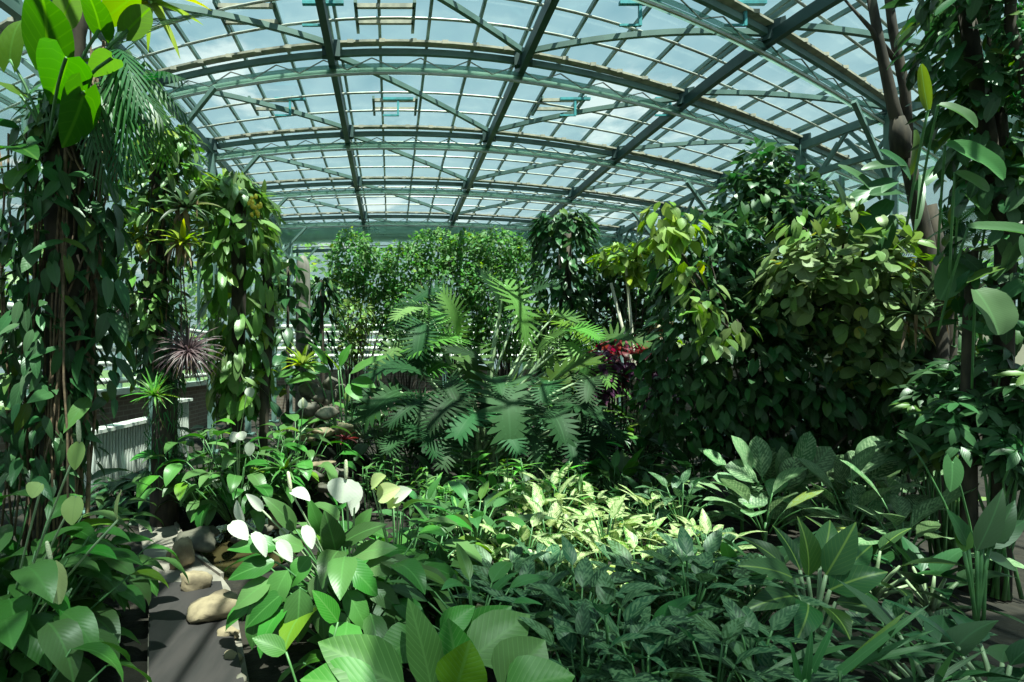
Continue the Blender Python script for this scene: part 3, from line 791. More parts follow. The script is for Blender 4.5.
b0 = at(112, 60, 3.35)
t = empty('hanging_fern', 'dark fern with long arching feathered fronds hanging from the leftmost trunk', 'fern', b0)
lb = MB(); n = 0
for (tx, ty, dY) in [(184, 82, -.2), (188, 118, -.1), (165, 125, -.3), (150, 150, -.1), (135, 165, -.3), (118, 175, -.35), (165, 165, .2), (208, 14, .1), (170, 20, .3), (105, 185, -.3), (140, 110, -.5), (92, 150, -.4), (125, 130, .3)]:
    p = at(tx, ty, 3.35 + dY) - b0
    hero(lb, T_FROND, np.array([U(-.08, .2), U(-.1, .1), U(-.25, .15)]), p, .15, (.1, -.5, .9), U(.8, 1.3), -.25, 0)
lb.build('foliage', M['fern'], t)

b0 = at(150, 2, 3.5)
t = empty('bright_bromeliad', 'sunlit yellow green strap leaved tuft at the very top of the leftmost trunk', 'bromeliad', b0)
t2 = strap_rosette('tmp', 'x', 'x', b0, 26, .42, .03, 'brom', (.3, 1.7), (.4, 1.2))
for c in list(t2.children): c.parent = t
bpy.data.objects.remove(t2)

# second vine column
Y1 = 5.6
base = at(160, 362, Y1); base[2] = 0
t = empty('mossy_trunk', 'dark mossy trunk standing by the radiator, hung with small tufted plants', 'tree trunk', base)
m = MB(); m.tube(wiggle([.05, 0, -.05], [0, 0, 4.0], 12, .03), np.linspace(.15, .08, 12), 12); m.build('trunk', M['bark'], t)
m = MB(); column_foliage(m, [(.05, 0, .5, .2), (.04, 0, 1.0, .19), (.04, 0, 1.7, .18)], 520, .16, .04, T_GRASS, .25, 1.0, inner=.85); m.build('moss', M['fern'], t)
t = empty('climbing_vine', 'leafy vine with mixed small leaves on the mossy trunk by the radiator', 'vine', base)
lb = MB(); col = [(*L_(165, 130, base, Y1), .15), (*L_(160, 165, base, Y1), .36), (*L_(155, 230, base, Y1), .42), (*L_(150, 300, base, Y1), .36), (*L_(155, 350, base, Y1), .3), (*L_(160, 385, base, Y1), .22)]
column_foliage(lb, col, 950, .14, .3, T_HEARTS, .6, .8, jit=.5, inner=.4)
lb.build('foliage', M['philo'], t)
m = MB()
for k in range(10): x = U(-.3, .3); m.tube(wiggle([x, U(-.2, .2), 1.6], [x * .6, 0, 3.8], 8, .04), .008, 5)
m.build('stem', M['root'], t)
lb = MB(); t = empty('leafy_climber', 'sunlit green climber at the top of the mossy trunk, below the hanging fern', 'vine', base)
column_foliage(lb, [(*L_(172, 125, base, Y1 - .2), .2), (*L_(165, 165, base, Y1 - .2), .42), (*L_(155, 215, base, Y1 - .2), .45), (*L_(145, 280, base, Y1 - .2), .38), (*L_(150, 340, base, Y1 - .1), .2)], 620, .15, .33, T_HEARTS, .7, .6, jit=.5, inner=.5); lb.build('foliage', M['philo_sunlit'], t)
for (px, py, dy, mats, lab, n, L, w, dry, fc) in [
        (186, 208, -.45, 'brom_dark', 'dark flat bromeliad rosette on the mossy trunk, with brown stems below', 22, .34, .035, 10, (.2, -.5, .8)),
        (183, 243, -.5, 'brom', 'yellow green bromeliad with withered brown leaves hanging below it', 24, .3, .03, 16, (.1, -.4, .9)),
        (140, 240, -.3, 'brom', 'yellow green bromeliad on the left edge of the mossy trunk', 20, .26, .026, 4, (-.2, -.4, .9)),
        (131, 305, -.3, 'purple', 'dark purplish tufted bromeliad on the left side of the mossy trunk', 34, .24, .014, 6, (-.3, -.6, .7)),
        (155, 395, -.35, 'grass', 'green grassy tuft growing on the lower mossy trunk', 44, .3, .012, 4, (0, -.4, .9))]:
    strap_rosette('bromeliad', lab, 'bromeliad', at(px, py, Y1 + dy), n, L, w, mats, (.2, 1.6), (.3, 1.2), 'tufted plants on the mossy trunk', dry, fc)
t = strap_rosette('air_plant', 'shaggy purplish grey air plant hanging between the mossy trunk and the vine column', 'air plant', at(189, 352, 5.3), 170, .4, .008, 'purple', (.1, 2.1), (.9, 2.3), None, 30, (.1, -.6, .5), T_GRASS)

# third vine column, sunlit
Y2 = 6.3
base = at(240, 362, Y2); base[2] = 0
t = empty('climbing_vine', 'broad sunlit column of large heart leaved vine behind the mossy trunk', 'vine', base)
lb = MB(); col = [(*L_(228, 178, base, Y2), .25), (*L_(235, 205, base, Y2), .5), (*L_(238, 260, base, Y2), .52), (*L_(240, 320, base, Y2), .45), (*L_(238, 375, base, Y2), .38), (*L_(240, 410, base, Y2), .3)]
column_foliage(lb, col, 560, .26, .3, T_HEART, .5, .9, jit=.42, inner=.4)
column_foliage(lb, col[:3], 170, .22, .3, T_HEART, .7, .3, jit=.4)
lb.build('foliage', M['philo_sunlit'], t)
m = MB(); m.tube(wiggle([.25, 0, 0], [.3, 0, 3.0], 8, .03), .06, 10); m.tube(wiggle([-.1, .1, 0], [0, 0, 3.8], 8, .03), .09, 10); m.build('trunk', M['bark'], t)
m = MB()
for k in range(16): m.rock(at(255 + U(-6, 6), 205 + U(-14, 14), Y2 - .45) - base, (.06, .06, .07), 50 + k, nu=8, nv=6)
m.build('flower', M['flower_yellow'], t, label='cluster of small yellow flowers')

# post and narrow leaved plant behind
b = at(303, 362, 9.5); b[2] = 0
zt = 1.75 + (362 - 256) / F * 9.5
m = MB(); m.tube([[0, 0, 0], [0, 0, zt * .5], [0, 0, zt * .93], [0, 0, zt * .97], [0, 0, zt]], [.15, .14, .13, .11, .05], 14)
o = m.build('stone_post', M['totem'], None); o.location = [float(c) for c in b]
props(o, 'tall weathered grey post with a rounded top behind the vine column', 'post')
b = at(322, 362, 9.9); b[2] = 0
t = empty('dracaena', 'narrow leaved drooping plant just right of the grey post', 'plant', b)
lb = MB(); column_foliage(lb, [(0, 0, 3.4, .15), (0, 0, 2.8, .3), (.05, 0, 1.6, .35)], 190, .4, .1, T_LANCE, .9, .5, (.6, 1.2)); lb.build('foliage', M['split_shaded'], t)
m = MB(); m.tube(wiggle([0, 0, 0], [0, 0, 3.3], 6, .02), .04, 7); m.build('stem', M['bark'], t)
b = at(288, 362, 9.0); b[2] = 0
t = empty('shade_shrub', 'tall leafy plant at the left foot of the grey post', 'plant', b)
lb = MB(); column_foliage(lb, [(0, 0, 3.6, .12), (0, 0, 2.6, .25), (0, 0, 1.2, .4)], 110, .42, .22, T_LANCE, .7, .3, (.5, 1.1)); lb.build('foliage', M['philo'], t)
m = MB(); m.tube(wiggle([0, 0, 0], [0, 0, 3.5], 6, .02), .03, 6); m.build('stem', M['bark'], t)

# stones: the stacked rockery, the stream and the pond rim
n = 0
ROCK = [  # px, py centre, w, h in pixels, Y, material, label
    (331, 384, 24, 18, 7.0, 'stone_dark', 'rounded tan boulder at the top right of the rockery stack'), (308, 390, 22, 20, 6.9, 'stone_dark', 'angular dark block at the upper left of the rockery stack'),
    (318, 396, 20, 16, 6.8, 'stone_dark', 'small dark stone in the middle of the rockery stack'), (330, 398, 22, 18, 6.8, 'stone_dark', 'brown stone below the round boulder of the rockery'),
    (312, 408, 22, 18, 6.7, 'stone_dark', 'dark stone low on the left of the rockery stack'), (327, 413, 26, 16, 6.6, 'stone_dark', 'tan stone low in the rockery stack, above the stream'),
    (303, 402, 14, 14, 6.8, 'stone_dark', 'small dark stone at the left edge of the rockery stack'), (340, 390, 16, 16, 6.9, 'stone_dark', 'small stone at the right edge of the rockery stack'),
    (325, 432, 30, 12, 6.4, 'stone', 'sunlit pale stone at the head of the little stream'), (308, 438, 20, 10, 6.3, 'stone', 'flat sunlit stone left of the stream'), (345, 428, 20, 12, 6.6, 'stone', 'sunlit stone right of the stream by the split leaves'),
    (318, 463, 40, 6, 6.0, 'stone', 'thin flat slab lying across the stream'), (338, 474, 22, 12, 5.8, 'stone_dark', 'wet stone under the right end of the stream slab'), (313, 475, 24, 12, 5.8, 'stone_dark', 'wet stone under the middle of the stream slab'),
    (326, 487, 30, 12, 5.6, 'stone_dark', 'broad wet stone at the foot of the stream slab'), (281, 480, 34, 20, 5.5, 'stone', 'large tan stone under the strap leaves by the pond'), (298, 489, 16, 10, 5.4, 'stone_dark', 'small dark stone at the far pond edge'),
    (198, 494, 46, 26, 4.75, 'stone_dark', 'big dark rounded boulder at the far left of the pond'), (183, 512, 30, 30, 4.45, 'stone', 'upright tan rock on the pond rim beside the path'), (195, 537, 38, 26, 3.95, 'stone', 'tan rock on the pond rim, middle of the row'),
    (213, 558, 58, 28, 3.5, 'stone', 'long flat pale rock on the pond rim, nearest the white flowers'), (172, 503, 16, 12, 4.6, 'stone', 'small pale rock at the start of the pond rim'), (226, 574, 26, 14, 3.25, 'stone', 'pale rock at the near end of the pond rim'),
    (238, 520, 20, 10, 5.0, 'stone_dark', 'wet rock at the back of the pond'), (262, 505, 24, 12, 5.2, 'stone_dark', 'dark rock between the pond and the far peace lilies'), (212, 480, 20, 12, 5.2, 'stone_dark', 'dark rock tucked under the far peace lilies'),
    (230, 604, 26, 14, 3.0, 'stone', 'pale stone beside the dark board'), (238, 636, 22, 12, 2.8, 'stone_dark', 'grey stone on the soil by the dark board'), (955, 560, 16, 10, 3.1, 'stone', 'small pale pebble on the bare soil at the right'),
    (943, 540, 14, 9, 3.3, 'stone_dark', 'small dark pebble on the bare soil at the right'), (966, 548, 16, 10, 3.2, 'stone_dark', 'brown pebble on the bare soil at the right edge')]
for i, (px, py, w_, h_, Y, mt, lab) in enumerate(ROCK):
    c = at(px, py, Y); sz = np.array([w_, (w_ + h_) * .55, h_]) / F * Y * 1.12
    if Y < 5.6 or h_ < 7: c[2] = max(min(c[2], sz[2] * .42), -.06) if not (h_ < 7) else c[2]
    m = MB(); m.rock((0, 0, 0), sz, 100 + i); o = m.build('rock', M[mt]); o.location = [float(v) for v in c]
    props(o, lab, 'rock', 'stones of the rockery and pond')
# mound of earth carrying the rockery and the split leaved plants
m = MB(); 
for k, (px, Y, r, hh) in enumerate([(322, 7.4, .75, 1.25), (330, 6.7, .6, .75), (322, 6.1, .5, .32)]):
    c = at(px, 362, Y); c[2] = 0; m.rock(c, (r * 2, r * 2, hh * 2), 700 + k, nu=24, nv=16)
props(m.build('rockery_mound', M['soil'], None, at(322, 362, 7) * [1, 1, 0]), 'earth bank under the rockery stones', 'mound', kind='stuff')

# ------------------------------------------------------------------ peace lilies
def lily(px, Y, n, L, label, pet=.42, mat='spath', group=None, zb=0.0, **kw):
    b = at(px, VY, Y); b[2] = zb
    return rosette('peace_lily', label, 'peace lily', b, int(n * 2.1), L * .92, kw.pop('wr', .25), pet * 1.25, mat, tilt=kw.pop('tilt', (.08, .95)), group=group, ripple=.07, spread=.14, lean=.85, droop=(.8, 1.5), plr=kw.pop('plr', (.3, 1.1)), **kw), b


GL = 'peace lilies'
t, b = lily(-2, 2.75, 44, .34, 'large peace lily with pale green spathes at the left edge, nearest the camera', .74, group=GL)
for (p, q, face, gr, W, sp) in [((52, 562), (60, 604), (.3, -.9, .3), True, .062, (-.15, -.1, 1)), ((76, 496), (72, 525), (.2, -.6, .8), True, .05, None), ((118, 520), (122, 490), (-.6, -.7, .3), True, .022, None), ((42, 484), (32, 498), (0, -.8, .6), True, .05, None), ((80, 442), (75, 470), (.2, -.9, .2), True, .04, (-.05, 0, 1))]:
    Y = 2.6; spathe_flower(t, (0, 0, .1), at(*p, Y) - b, at(*q, Y - .03) - b, W, face, gr, sp, .5)
t, b = lily(42, 3.2, 30, .32, 'peace lily leaning over the path edge at the left', .62, group=GL)
t, b = lily(-10, 3.0, 26, .38, 'peace lily cut off by the left edge of the picture', .8, group=GL)
t, b = lily(50, 3.6, 26, .33, 'peace lily behind the leftmost clump, in front of the radiator', .75, group=GL)
t, b = lily(5, 2.25, 20, .36, 'broad leaved peace lily at the lower left corner', .4, 'spath', group=GL, tilt=(.5, 1.3))
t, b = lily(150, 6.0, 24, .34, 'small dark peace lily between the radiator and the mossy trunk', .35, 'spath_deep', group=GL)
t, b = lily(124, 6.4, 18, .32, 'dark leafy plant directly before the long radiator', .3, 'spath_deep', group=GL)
# far clump beside the pond
FL = [(205, 5.7, 'leftmost'), (238, 5.45, 'second from the left'), (268, 5.9, 'second from the right'), (296, 6.1, 'rightmost'), (232, 6.2, 'rearmost')]
far = []
for px, Y, nm in FL:
    t, b = lily(px, Y, 26, .34, f'peace lily in the sunlit clump beyond the pond, {nm} of the five', .72, group='peace lilies beyond the pond', zb=.12); far.append((t, b))
for i, (p, q) in enumerate([((303, 408), (303, 398)), ((237, 441), (232, 432)), ((251, 442), (249, 456)), ((219, 480), (216, 488)), ((228, 490), (236, 486)), ((240, 432), (243, 440)), ((248, 388), (252, 397))]):
    t, b = far[[3, 1, 2, 0, 0, 1, 4][i]]; Y = b[1] - .4
    spathe_flower(t, (0, 0, .1), at(*p, Y) - b, at(*q, Y) - b, .055, (.1, -.9, .4), False, (0, -.1, 1) if i == 0 else None, .4)
b = ground(286, 478, .25); b = at(285, 470, 5.3)
strap_rosette('spider_plant', 'small arching strap leaved plant hanging over the tan pond stone', 'plant', b, 24, .3, .02, 'spath', (.4, 1.5), (.6, 1.4))

# the white flowered clump in the middle
t, b = lily(352, 3.25, 26, .34, 'large peace lily with eleven white spathes beside the pond, the main clump', .66, group=GL, wr=.26)
lb = MB(); sb = MB()
for (p, q, W, face, Y) in [((342, 562), (378, 597), .075, (.3, -.75, .6), 2.9), ((288, 570), (270, 612), .075, (-.2, -.8, .55), 2.85), ((300, 588), (298, 643), .08, (.05, -.85, .5), 2.8), ((322, 598), (324, 640), .06, (.1, -.85, .5), 2.85), ((330, 562), (338, 594), .055, (.1, -.8, .6), 2.95),
        ((336, 552), (324, 510), .075, (.1, -.8, .6), 3.05), ((322, 535), (309, 498), .05, (-.1, -.7, .7), 3.2), ((296, 530), (262, 496), .055, (-.2, -.6, .8), 3.1), ((280, 546), (227, 550), .06, (-.1, -.6, .8), 2.95), ((276, 562), (228, 580), .065, (-.2, -.7, .7), 2.9),
        ((272, 580), (234, 610), .065, (-.3, -.7, .6), 2.85), ((284, 592), (246, 628), .06, (-.3, -.8, .5), 2.8), ((340, 545), (388, 524), .06, (.1, -.6, .8), 3.05), ((352, 556), (398, 548), .065, (.1, -.6, .8), 3.0), ((362, 568), (412, 572), .065, (.2, -.6, .8), 2.95), ((366, 585), (402, 612), .065, (.3, -.7, .6), 2.9),
        ((346, 590), (368, 632), .065, (.2, -.8, .5), 2.85), ((310, 556), (290, 588), .06, (-.1, -.8, .6), 2.95), ((304, 548), (272, 540), .055, (-.1, -.6, .8), 3.0), ((356, 540), (372, 508), .06, (-.1, -.7, .7), 3.15), ((318, 575), (318, 604), .055, (0, -.8, .6), 2.9), ((262, 600), (252, 650), .06, (-.3, -.8, .5), 2.8), ((334, 610), (346, 655), .065, (.1, -.85, .5), 2.75)]:
    B = at(*p, Y) - b; T = at(*q, Y - .05) - b; hero(lb, T_OVATE, B, T, W, face, U(.5, 1.0), .16, .09); sb.tube(arc([U(-.1, .1), U(-.1, .1), .05], B, .06, 5), .006, 5)
lb.build('foliage', M['spath'], t); sb.build('stalk', M['stalk'], t)
for (p, q, face, W, sp, dr, Y) in [
        ((346, 479), (341, 503), (.1, -.95, .35), .095, (.0, -.1, 1), .25, 2.95), ((355, 482), (350, 510), (.5, -.8, .3), .05, None, .2, 3.05), ((291, 492), (310, 501), (0, -.4, .9), .045, (-.15, 0, 1), .5, 3.0),
        ((262, 510), (246, 494), (-.3, -.6, .8), .03, None, .3, 3.0), ((243, 522), (237, 500), (-.3, -.9, .2), .032, None, .1, 3.0), ((230, 524), (248, 540), (.1, -.6, .8), .05, None, .3, 2.95),
        ((253, 533), (266, 557), (.4, -.7, .5), .035, None, .9, 2.9), ((278, 541), (292, 562), (.4, -.8, .4), .04, None, .2, 2.9), ((304, 526), (312, 549), (.5, -.8, .3), .04, None, .2, 2.9), ((287, 527), (284, 540), (-.3, -.8, .4), .035, None, .2, 3.1), ((354, 497), (352, 516), (.5, -.8, .3), .035, None, .2, 3.2)]:
    spathe_flower(t, (0, 0, .15), at(*p, Y) - b, at(*q, Y - .04) - b, W, face, False, sp, .5, dr)
t, b = lily(396, 3.7, 38, .34, 'peace lily with cream green spathes to the right of the main white clump', .55, group=GL, wr=.24)
for (p, q, face, W, gr) in [((372, 487), (386, 476), (-.2, -.6, .8), .06, True), ((378, 498), (400, 488), (-.1, -.8, .6), .07, True), ((392, 500), (412, 490), (.2, -.7, .7), .06, False), ((398, 498), (388, 508), (0, -.8, .5), .05, True)]:
    spathe_flower(t, (0, 0, .15), at(*p, 3.55) - b, at(*q, 3.5) - b, W, face, gr, None, .4)
t, b = lily(356, 2.85, 10, .28, 'low peace lily leaves at the front of the main white clump', .22, 'spath', group=GL, tilt=(.3, 1.2), wr=.24)

# broad leaved plant at the bottom edge
b = at(440, VY, 2.2); b[2] = 0.1
t = empty('broad_leaf_plant', 'plant with very broad smooth ribbed leaves at the bottom edge, left of centre', 'plant', b)
lb = MB(); sb = MB()
for (p, q, W, face, Y, dY, dr) in [
        ((432, 690), (408, 598), .085, (.3, -.7, .6), 2.15, .1, .3), ((462, 688), (448, 618), .1, (-.2, -.8, .6), 2.2, .12, .3), ((500, 690), (545, 640), .12, (.1, -.7, .7), 2.1, .1, .4), ((470, 660), (530, 615), .12, (.0, -.6, .8), 2.35, .15, .4),
        ((405, 690), (318, 642), .12, (-.2, -.6, .8), 2.1, .1, .4), ((420, 640), (380, 660), .1, (-.1, -.5, .9), 2.3, -.1, .7), ((505, 690), (575, 676), .1, (.1, -.5, .9), 2.05, .0, .4), ((452, 650), (512, 606), .09, (.2, -.6, .8), 2.5, .1, .3),
        ((380, 690), (300, 680), .1, (-.1, -.5, .9), 2.05, .05, .3), ((440, 632), (475, 606), .06, (.2, -.6, .8), 2.45, .1, .2), ((455, 690), (470, 640), .1, (.1, -.8, .5), 2.0, 0, .4)]:
    B = at(*p, Y) - b; hero(lb, T_OVATE, B, at(*q, Y + dY) - b, W, face, dr, .2, .08); sb.tube(arc([U(-.04, .04), U(-.04, .04), -.1], B, .05, 5), .01, 6)
lb.build('foliage', M['broad'], t); sb.build('stalk', M['stalk'], t)
b = at(290, VY, 2.45); b[2] = 0
t = empty('young_lily', 'two light green young leaves on bare stalks before the main white clump', 'plant', b)
lb = MB(); sb = MB()
for (p, q, W, Y) in [((286, 652), (252, 638), .05, 2.5), ((338, 622), (312, 590), .05, 2.5)]:
    B = at(*p, Y) - b; hero(lb, T_OVATE, B, at(*q, Y) - b, W, (0, -.6, .8), .4, .2); sb.tube(arc([.1, 0, 0], B, .03, 5), .006, 5)
lb.build('foliage', M['broad'], t); sb.build('stalk', M['stalk'], t)

# ------------------------------------------------------------------ the middle bed, row by row
KIND = {
    'pale': dict(mat='aglao_pale', L=.25, wr=.18, pet=.22, n=18, name='pale_aglaonema', txt='pale cream variegated plant', cat='plant', tpl=T_LANCE),
    'silver': dict(mat='aglao_silver', L=.24, wr=.2, pet=.22, n=24, name='silver_aglaonema', txt='silver feathered dark plant', cat='plant', tpl=T_LANCE),
    'green': dict(mat='aglao_green', L=.3, wr=.17, pet=.26, n=16, name='green_aglaonema', txt='plain green leafy plant', cat='plant', tpl=T_OVATE),
    'grey': dict(mat='dieff_grey', L=.34, wr=.25, pet=.25, n=15, name='grey_dumb_cane', txt='grey green dumb cane with broad blunt leaves', cat='dumb cane', tpl=T_OBOV),
}
protos = {}
for kk, d in KIND.items():
    protos[kk] = []
    for q in range(4):
        o = rosette(d['name'], 'x', d['cat'], (0, -30, 0), d['n'] + q, d['L'], d['wr'], d['pet'] * (.85 + .2 * q), d['mat'], tpl=d['tpl'], tilt=(.1, 1.1), droop=(.3, 1.2), cane=.06 + .05 * q, spread=.06, ripple=.07, lean=.5)
        protos[kk].append([o, False])
ROWS = [  # depth, kinds from left to right with the pixel columns they grow at, description of the row
    (2.3, 'front row', [(585, 'silver'), (650, 'silver'), (715, 'silver'), (770, 'silver')]),
    (2.65, 'second row', [(545, 'silver'), (610, 'silver'), (690, 'silver'), (745, 'silver')]),
    (3.0, 'third row', [(470, 'green'), (520, 'silver'), (575, 'silver'), (632, 'silver'), (690, 'silver'), (740, 'silver')]),
    (3.4, 'fourth row', [(455, 'green'), (505, 'silver'), (550, 'silver'), (600, 'pale'), (648, 'silver'), (695, 'silver'), (738, 'green')]),
    (3.85, 'fifth row', [(440, 'green'), (480, 'pale'), (522, 'pale'), (560, 'pale'), (600, 'pale'), (640, 'pale'), (680, 'silver'), (715, 'pale')]),
    (4.35, 'sixth row', [(432, 'green'), (470, 'green'), (505, 'pale'), (540, 'pale'), (575, 'pale'), (610, 'pale'), (645, 'pale'), (682, 'pale'), (712, 'silver')]),
    (4.95, 'seventh row', [(425, 'green'), (460, 'green'), (492, 'pale'), (522, 'pale'), (552, 'pale'), (582, 'pale'), (612, 'pale'), (645, 'pale'), (680, 'silver')]),
    (5.6, 'eighth row', [(440, 'green'), (472, 'green'), (500, 'green'), (530, 'green'), (560, 'pale'), (590, 'pale'), (622, 'green'), (655, 'green')]),
    (6.4, 'rearmost row', [(430, 'green'), (462, 'green'), (490, 'green'), (520, 'green'), (550, 'green'), (580, 'green'), (612, 'green'), (645, 'green')]),
]
CARD = ['first', 'second', 'third', 'fourth', 'fifth', 'sixth', 'seventh', 'eighth', 'ninth']
for Y, rn, items in ROWS:
    cnt = {}
    tot = {k: sum(1 for _, q in items if q == k) for k in KIND}
    for px, kk in items:
        cnt[kk] = cnt.get(kk, 0) + 1; d = KIND[kk]
        p = at(px + U(-8, 8), VY, Y + U(-.12, .12)); p[2] = 0
        lab = f"{d['txt']}, {CARD[cnt[kk] - 1]} of its kind in the {rn} of the bed" if tot[kk] > 1 else f"{d['txt']}, the only such one in the bed\'s {rn}"
        e = protos[kk][int(RNG.integers(4))]
        dup(e[0], p, U(0, 6.28), lab, {'pale': 'pale variegated plants of the middle bed', 'silver': 'silver patterned plants of the middle bed', 'green': 'plain green plants of the middle bed', 'grey': 'grey dumb canes'}[kk], U(.88, 1.18))
# grey dumb canes on the right of the bed
for i, (px, Y, lab) in enumerate([(742, 5.3, 'leftmost, under the dark tree'), (785, 5.5, 'second from the left in the rear'), (826, 5.2, 'third from the left'), (872, 5.3, 'fourth from the left, by the bare soil'), (765, 4.7, 'nearest the silver plants'), (850, 4.6, 'behind the yellow ribbed dumb cane'), (898, 4.8, 'rightmost, beside the small leaved shrub'), (905, 4.1, 'front right, above the bare soil')]):
    p = at(px, VY, Y); p[2] = 0
    rosette('grey_dumb_cane', f'grey green dumb cane with broad blunt leaves, {lab}', 'dumb cane', p, 14, .36, .23, .4, 'dieff_grey', tpl=T_OBOV, tilt=(.05, 1.1), droop=(.2, .9), cane=.3, group='grey dumb canes', ripple=.05, plr=(.4, 1.1))
for kk in protos:
    for o, _ in protos[kk]:
        for c in list(o.children): bpy.data.objects.remove(c)
        bpy.data.objects.remove(o)
def dumb(px, Y, label, n=18, L=.42, pet=.3, wr=.2, z=0.0, tilt=(.15, 1.2), mat='dieff_rib', **kw):
    p = at(px, VY, Y); p[2] = z
    return rosette('dumb_cane', label, 'dumb cane', p, n, L, wr, pet, mat, 'stalk_pale', T_LANCE, tilt, (.3, .9), spread=.05, cane=.1, sr=.011, **kw)
b = at(812, VY, 3.0); b[2] = 0
t = empty('dumb_cane', 'large dumb cane with yellow midribs and pale fanned stalks, right of centre', 'dumb cane', b)
lb = MB(); sb = MB()
for (p, q, W, face, dY, dr) in [((808, 577), (797, 516), .1, (.15, -.8, .6), .05, .35), ((826, 575), (856, 522), .095, (-.3, -.75, .6), .0, .3), ((793, 578), (738, 566), .095, (-.1, -.6, .8), .0, .5), ((786, 568), (738, 536), .085, (.2, -.6, .8), .25, .4),
        ((830, 590), (888, 572), .11, (.1, -.6, .8), -.1, .6), ((836, 602), (890, 616), .1, (.2, -.6, .8), -.2, .6), ((808, 604), (795, 644), .085, (0, -.6, .8), -.3, .8), ((798, 596), (742, 612), .09, (-.1, -.6, .8), -.15, .6),
        ((820, 566), (830, 520), .09, (-.1, -.7, .7), .3, .3), ((834, 582), (872, 545), .085, (-.2, -.6, .8), .25, .4), ((800, 570), (772, 525), .08, (.2, -.6, .8), .35, .3), ((822, 606), (850, 640), .08, (.1, -.6, .8), -.3, .8)]:
    B = at(*p, 3.0 + dY * .3) - b; hero(lb, T_LANCE, B, at(*q, 3.0 + dY) - b, W * .8, face, dr + .25, .25, .1); sb.tube(arc(np.array([U(-.03, .03), U(-.03, .03), .12]), B, .03, 5), [.016, .014, .012, .011, .01], 6)
lb.build('foliage', M['dieff_rib'], t); sb.build('stalk', M['stalk_pale'], t)
dumb(872, 3.75, 'dumb cane with yellow midribs behind the large fanned one', 14, .36, .3)
dumb(650, 2.75, 'single upright smooth dark leaf standing out of the silver patterned plants', 3, .36, .28, .22, mat='aglao_green', tilt=(.02, .25))
dumb(765, 3.6, 'dark leafy dumb cane between the silver plants and the yellow ribbed one', 12, .36, .26, .2, mat='spath_deep')
dumb(930, 3.6, 'dark leafy plant over the bare soil at the right', 12, .32, .25, .24, mat='spath_deep')
for i, (px, Y) in enumerate([(895, 3.1), (930, 3.05), (905, 2.7)]):
    p = at(px, VY, Y); p[2] = 0
    rosette('silver_aglaonema', ['small silver patterned plant right of the yellow ribbed dumb cane', 'small silver patterned plant beside the bare soil at the right', 'small silver patterned plant behind the feathered fronds'][i], 'plant', p, 16, .17, .22, .14, 'aglao_silver', tpl=T_OVATE, tilt=(.1, 1.2), group='small silver plants at the right', cane=.08)
dumb(935, 2.6, 'dark low leaves at the lower right edge', 10, .3, .25, .22, mat='spath_deep')
dumb(1000, 2.5, 'dark leaves in the lower right corner', 12, .32, .3, .2, mat='spath_deep')
b = at(870, 690, 2.25)
b[2] = 0
t = empty('strap_fern', 'low fern with stiff grey green strap leaflets at the bottom right', 'fern', b)
lb = MB(); sb = MB(); k_ = 0
for (r0, r1, tips) in [((840, 672), (905, 640), [(930, 604), (905, 612), (934, 630), (955, 642), (945, 655), (896, 628), (872, 632), (962, 664), (925, 668), (850, 628), (915, 690)]), ((800, 690), (830, 640), [(790, 640), (812, 628), (834, 622), (772, 655), (855, 645), (765, 672)]), ((905, 700), (960, 672), [(985, 650), (975, 680), (955, 650), (990, 672)])]:
    A = at(*r0, 2.15) - b; Bq = at(*r1, 2.25) - b
    sb.tube([[0, 0, 0], A * [1, 1, .6], A, (A + Bq) / 2, Bq], [.012, .01, .008, .006, .004], 5)
    for i_, q in enumerate(tips):
        o_ = A + (Bq - A) * min(1, i_ / len(tips) * 1.1); hero(lb, T_STRAP, o_, at(*q, 2.15 + U(-.05, .1)) - b, U(.012, .018), (U(-.3, .3), -.5, .9), U(.2, .6), .15, 0)
lb.build('foliage', M['aglao_green'], t); sb.build('stalk', M['stalk'], t)

# bright narrow leaves and odd tall leaves in the bed
for i, (px, py, Y, n, L) in enumerate([(530, 462, 5.1, 60, .26), (458, 452, 6.0, 14, .4), (400, 452, 6.4, 70, .2), (378, 462, 6.0, 60, .2), (425, 470, 5.4, 40, .22), (570, 470, 5.2, 40, .24)]):
    p = at(px, py + 30, Y); p[2] = max(0, p[2]); 
    t = empty('bamboo_grass', ['bright narrow leaved grassy plant in the sunlit middle of the bed', 'slim stem with a few bright narrow leaves behind the sunlit bed', 'fine feathery green plant right of the stream stones', 'fine feathery green plant by the pond, nearest the white flowers', 'fine bright plant at the left end of the bed', 'bright narrow leaved plant right of the middle of the bed'][i], 'plant', p * [1, 1, 0], 'narrow leaved plants in the bed')
    lb = MB(); sb = MB()
    for k in range(max(3, n // 6)):
        a = np.array([U(-.22, .22), U(-.2, .2), 0]); e = a * 1.3 + [0, 0, (1.75 - (py - VY) / F * Y) * U(.75, 1.1)]
        sb.tube(wiggle(a, e, 5, .01), .005, 4)
        m_ = max(3, n // (n // 6 + 1)) + 1
        f_ = U(.5, 1, m_)[:, None]; P = a + (e - a) * f_; az = U(0, 6.28, m_)
        D = np.stack([np.cos(az), np.sin(az), U(-.1, .7, m_)], -1); lb.leaf(T_LANCE if i == 1 else T_GRASS, P, D, np.tile([0, 0, 1.0], (m_, 1)), L * U(.7, 1.1, m_), L * .09, U(.4, 1.0, m_), .2)
    sb.build('stem', M['stalk'], t); lb.build('foliage', M['grass'] if i not in (2, 3) else M['shrub'], t)
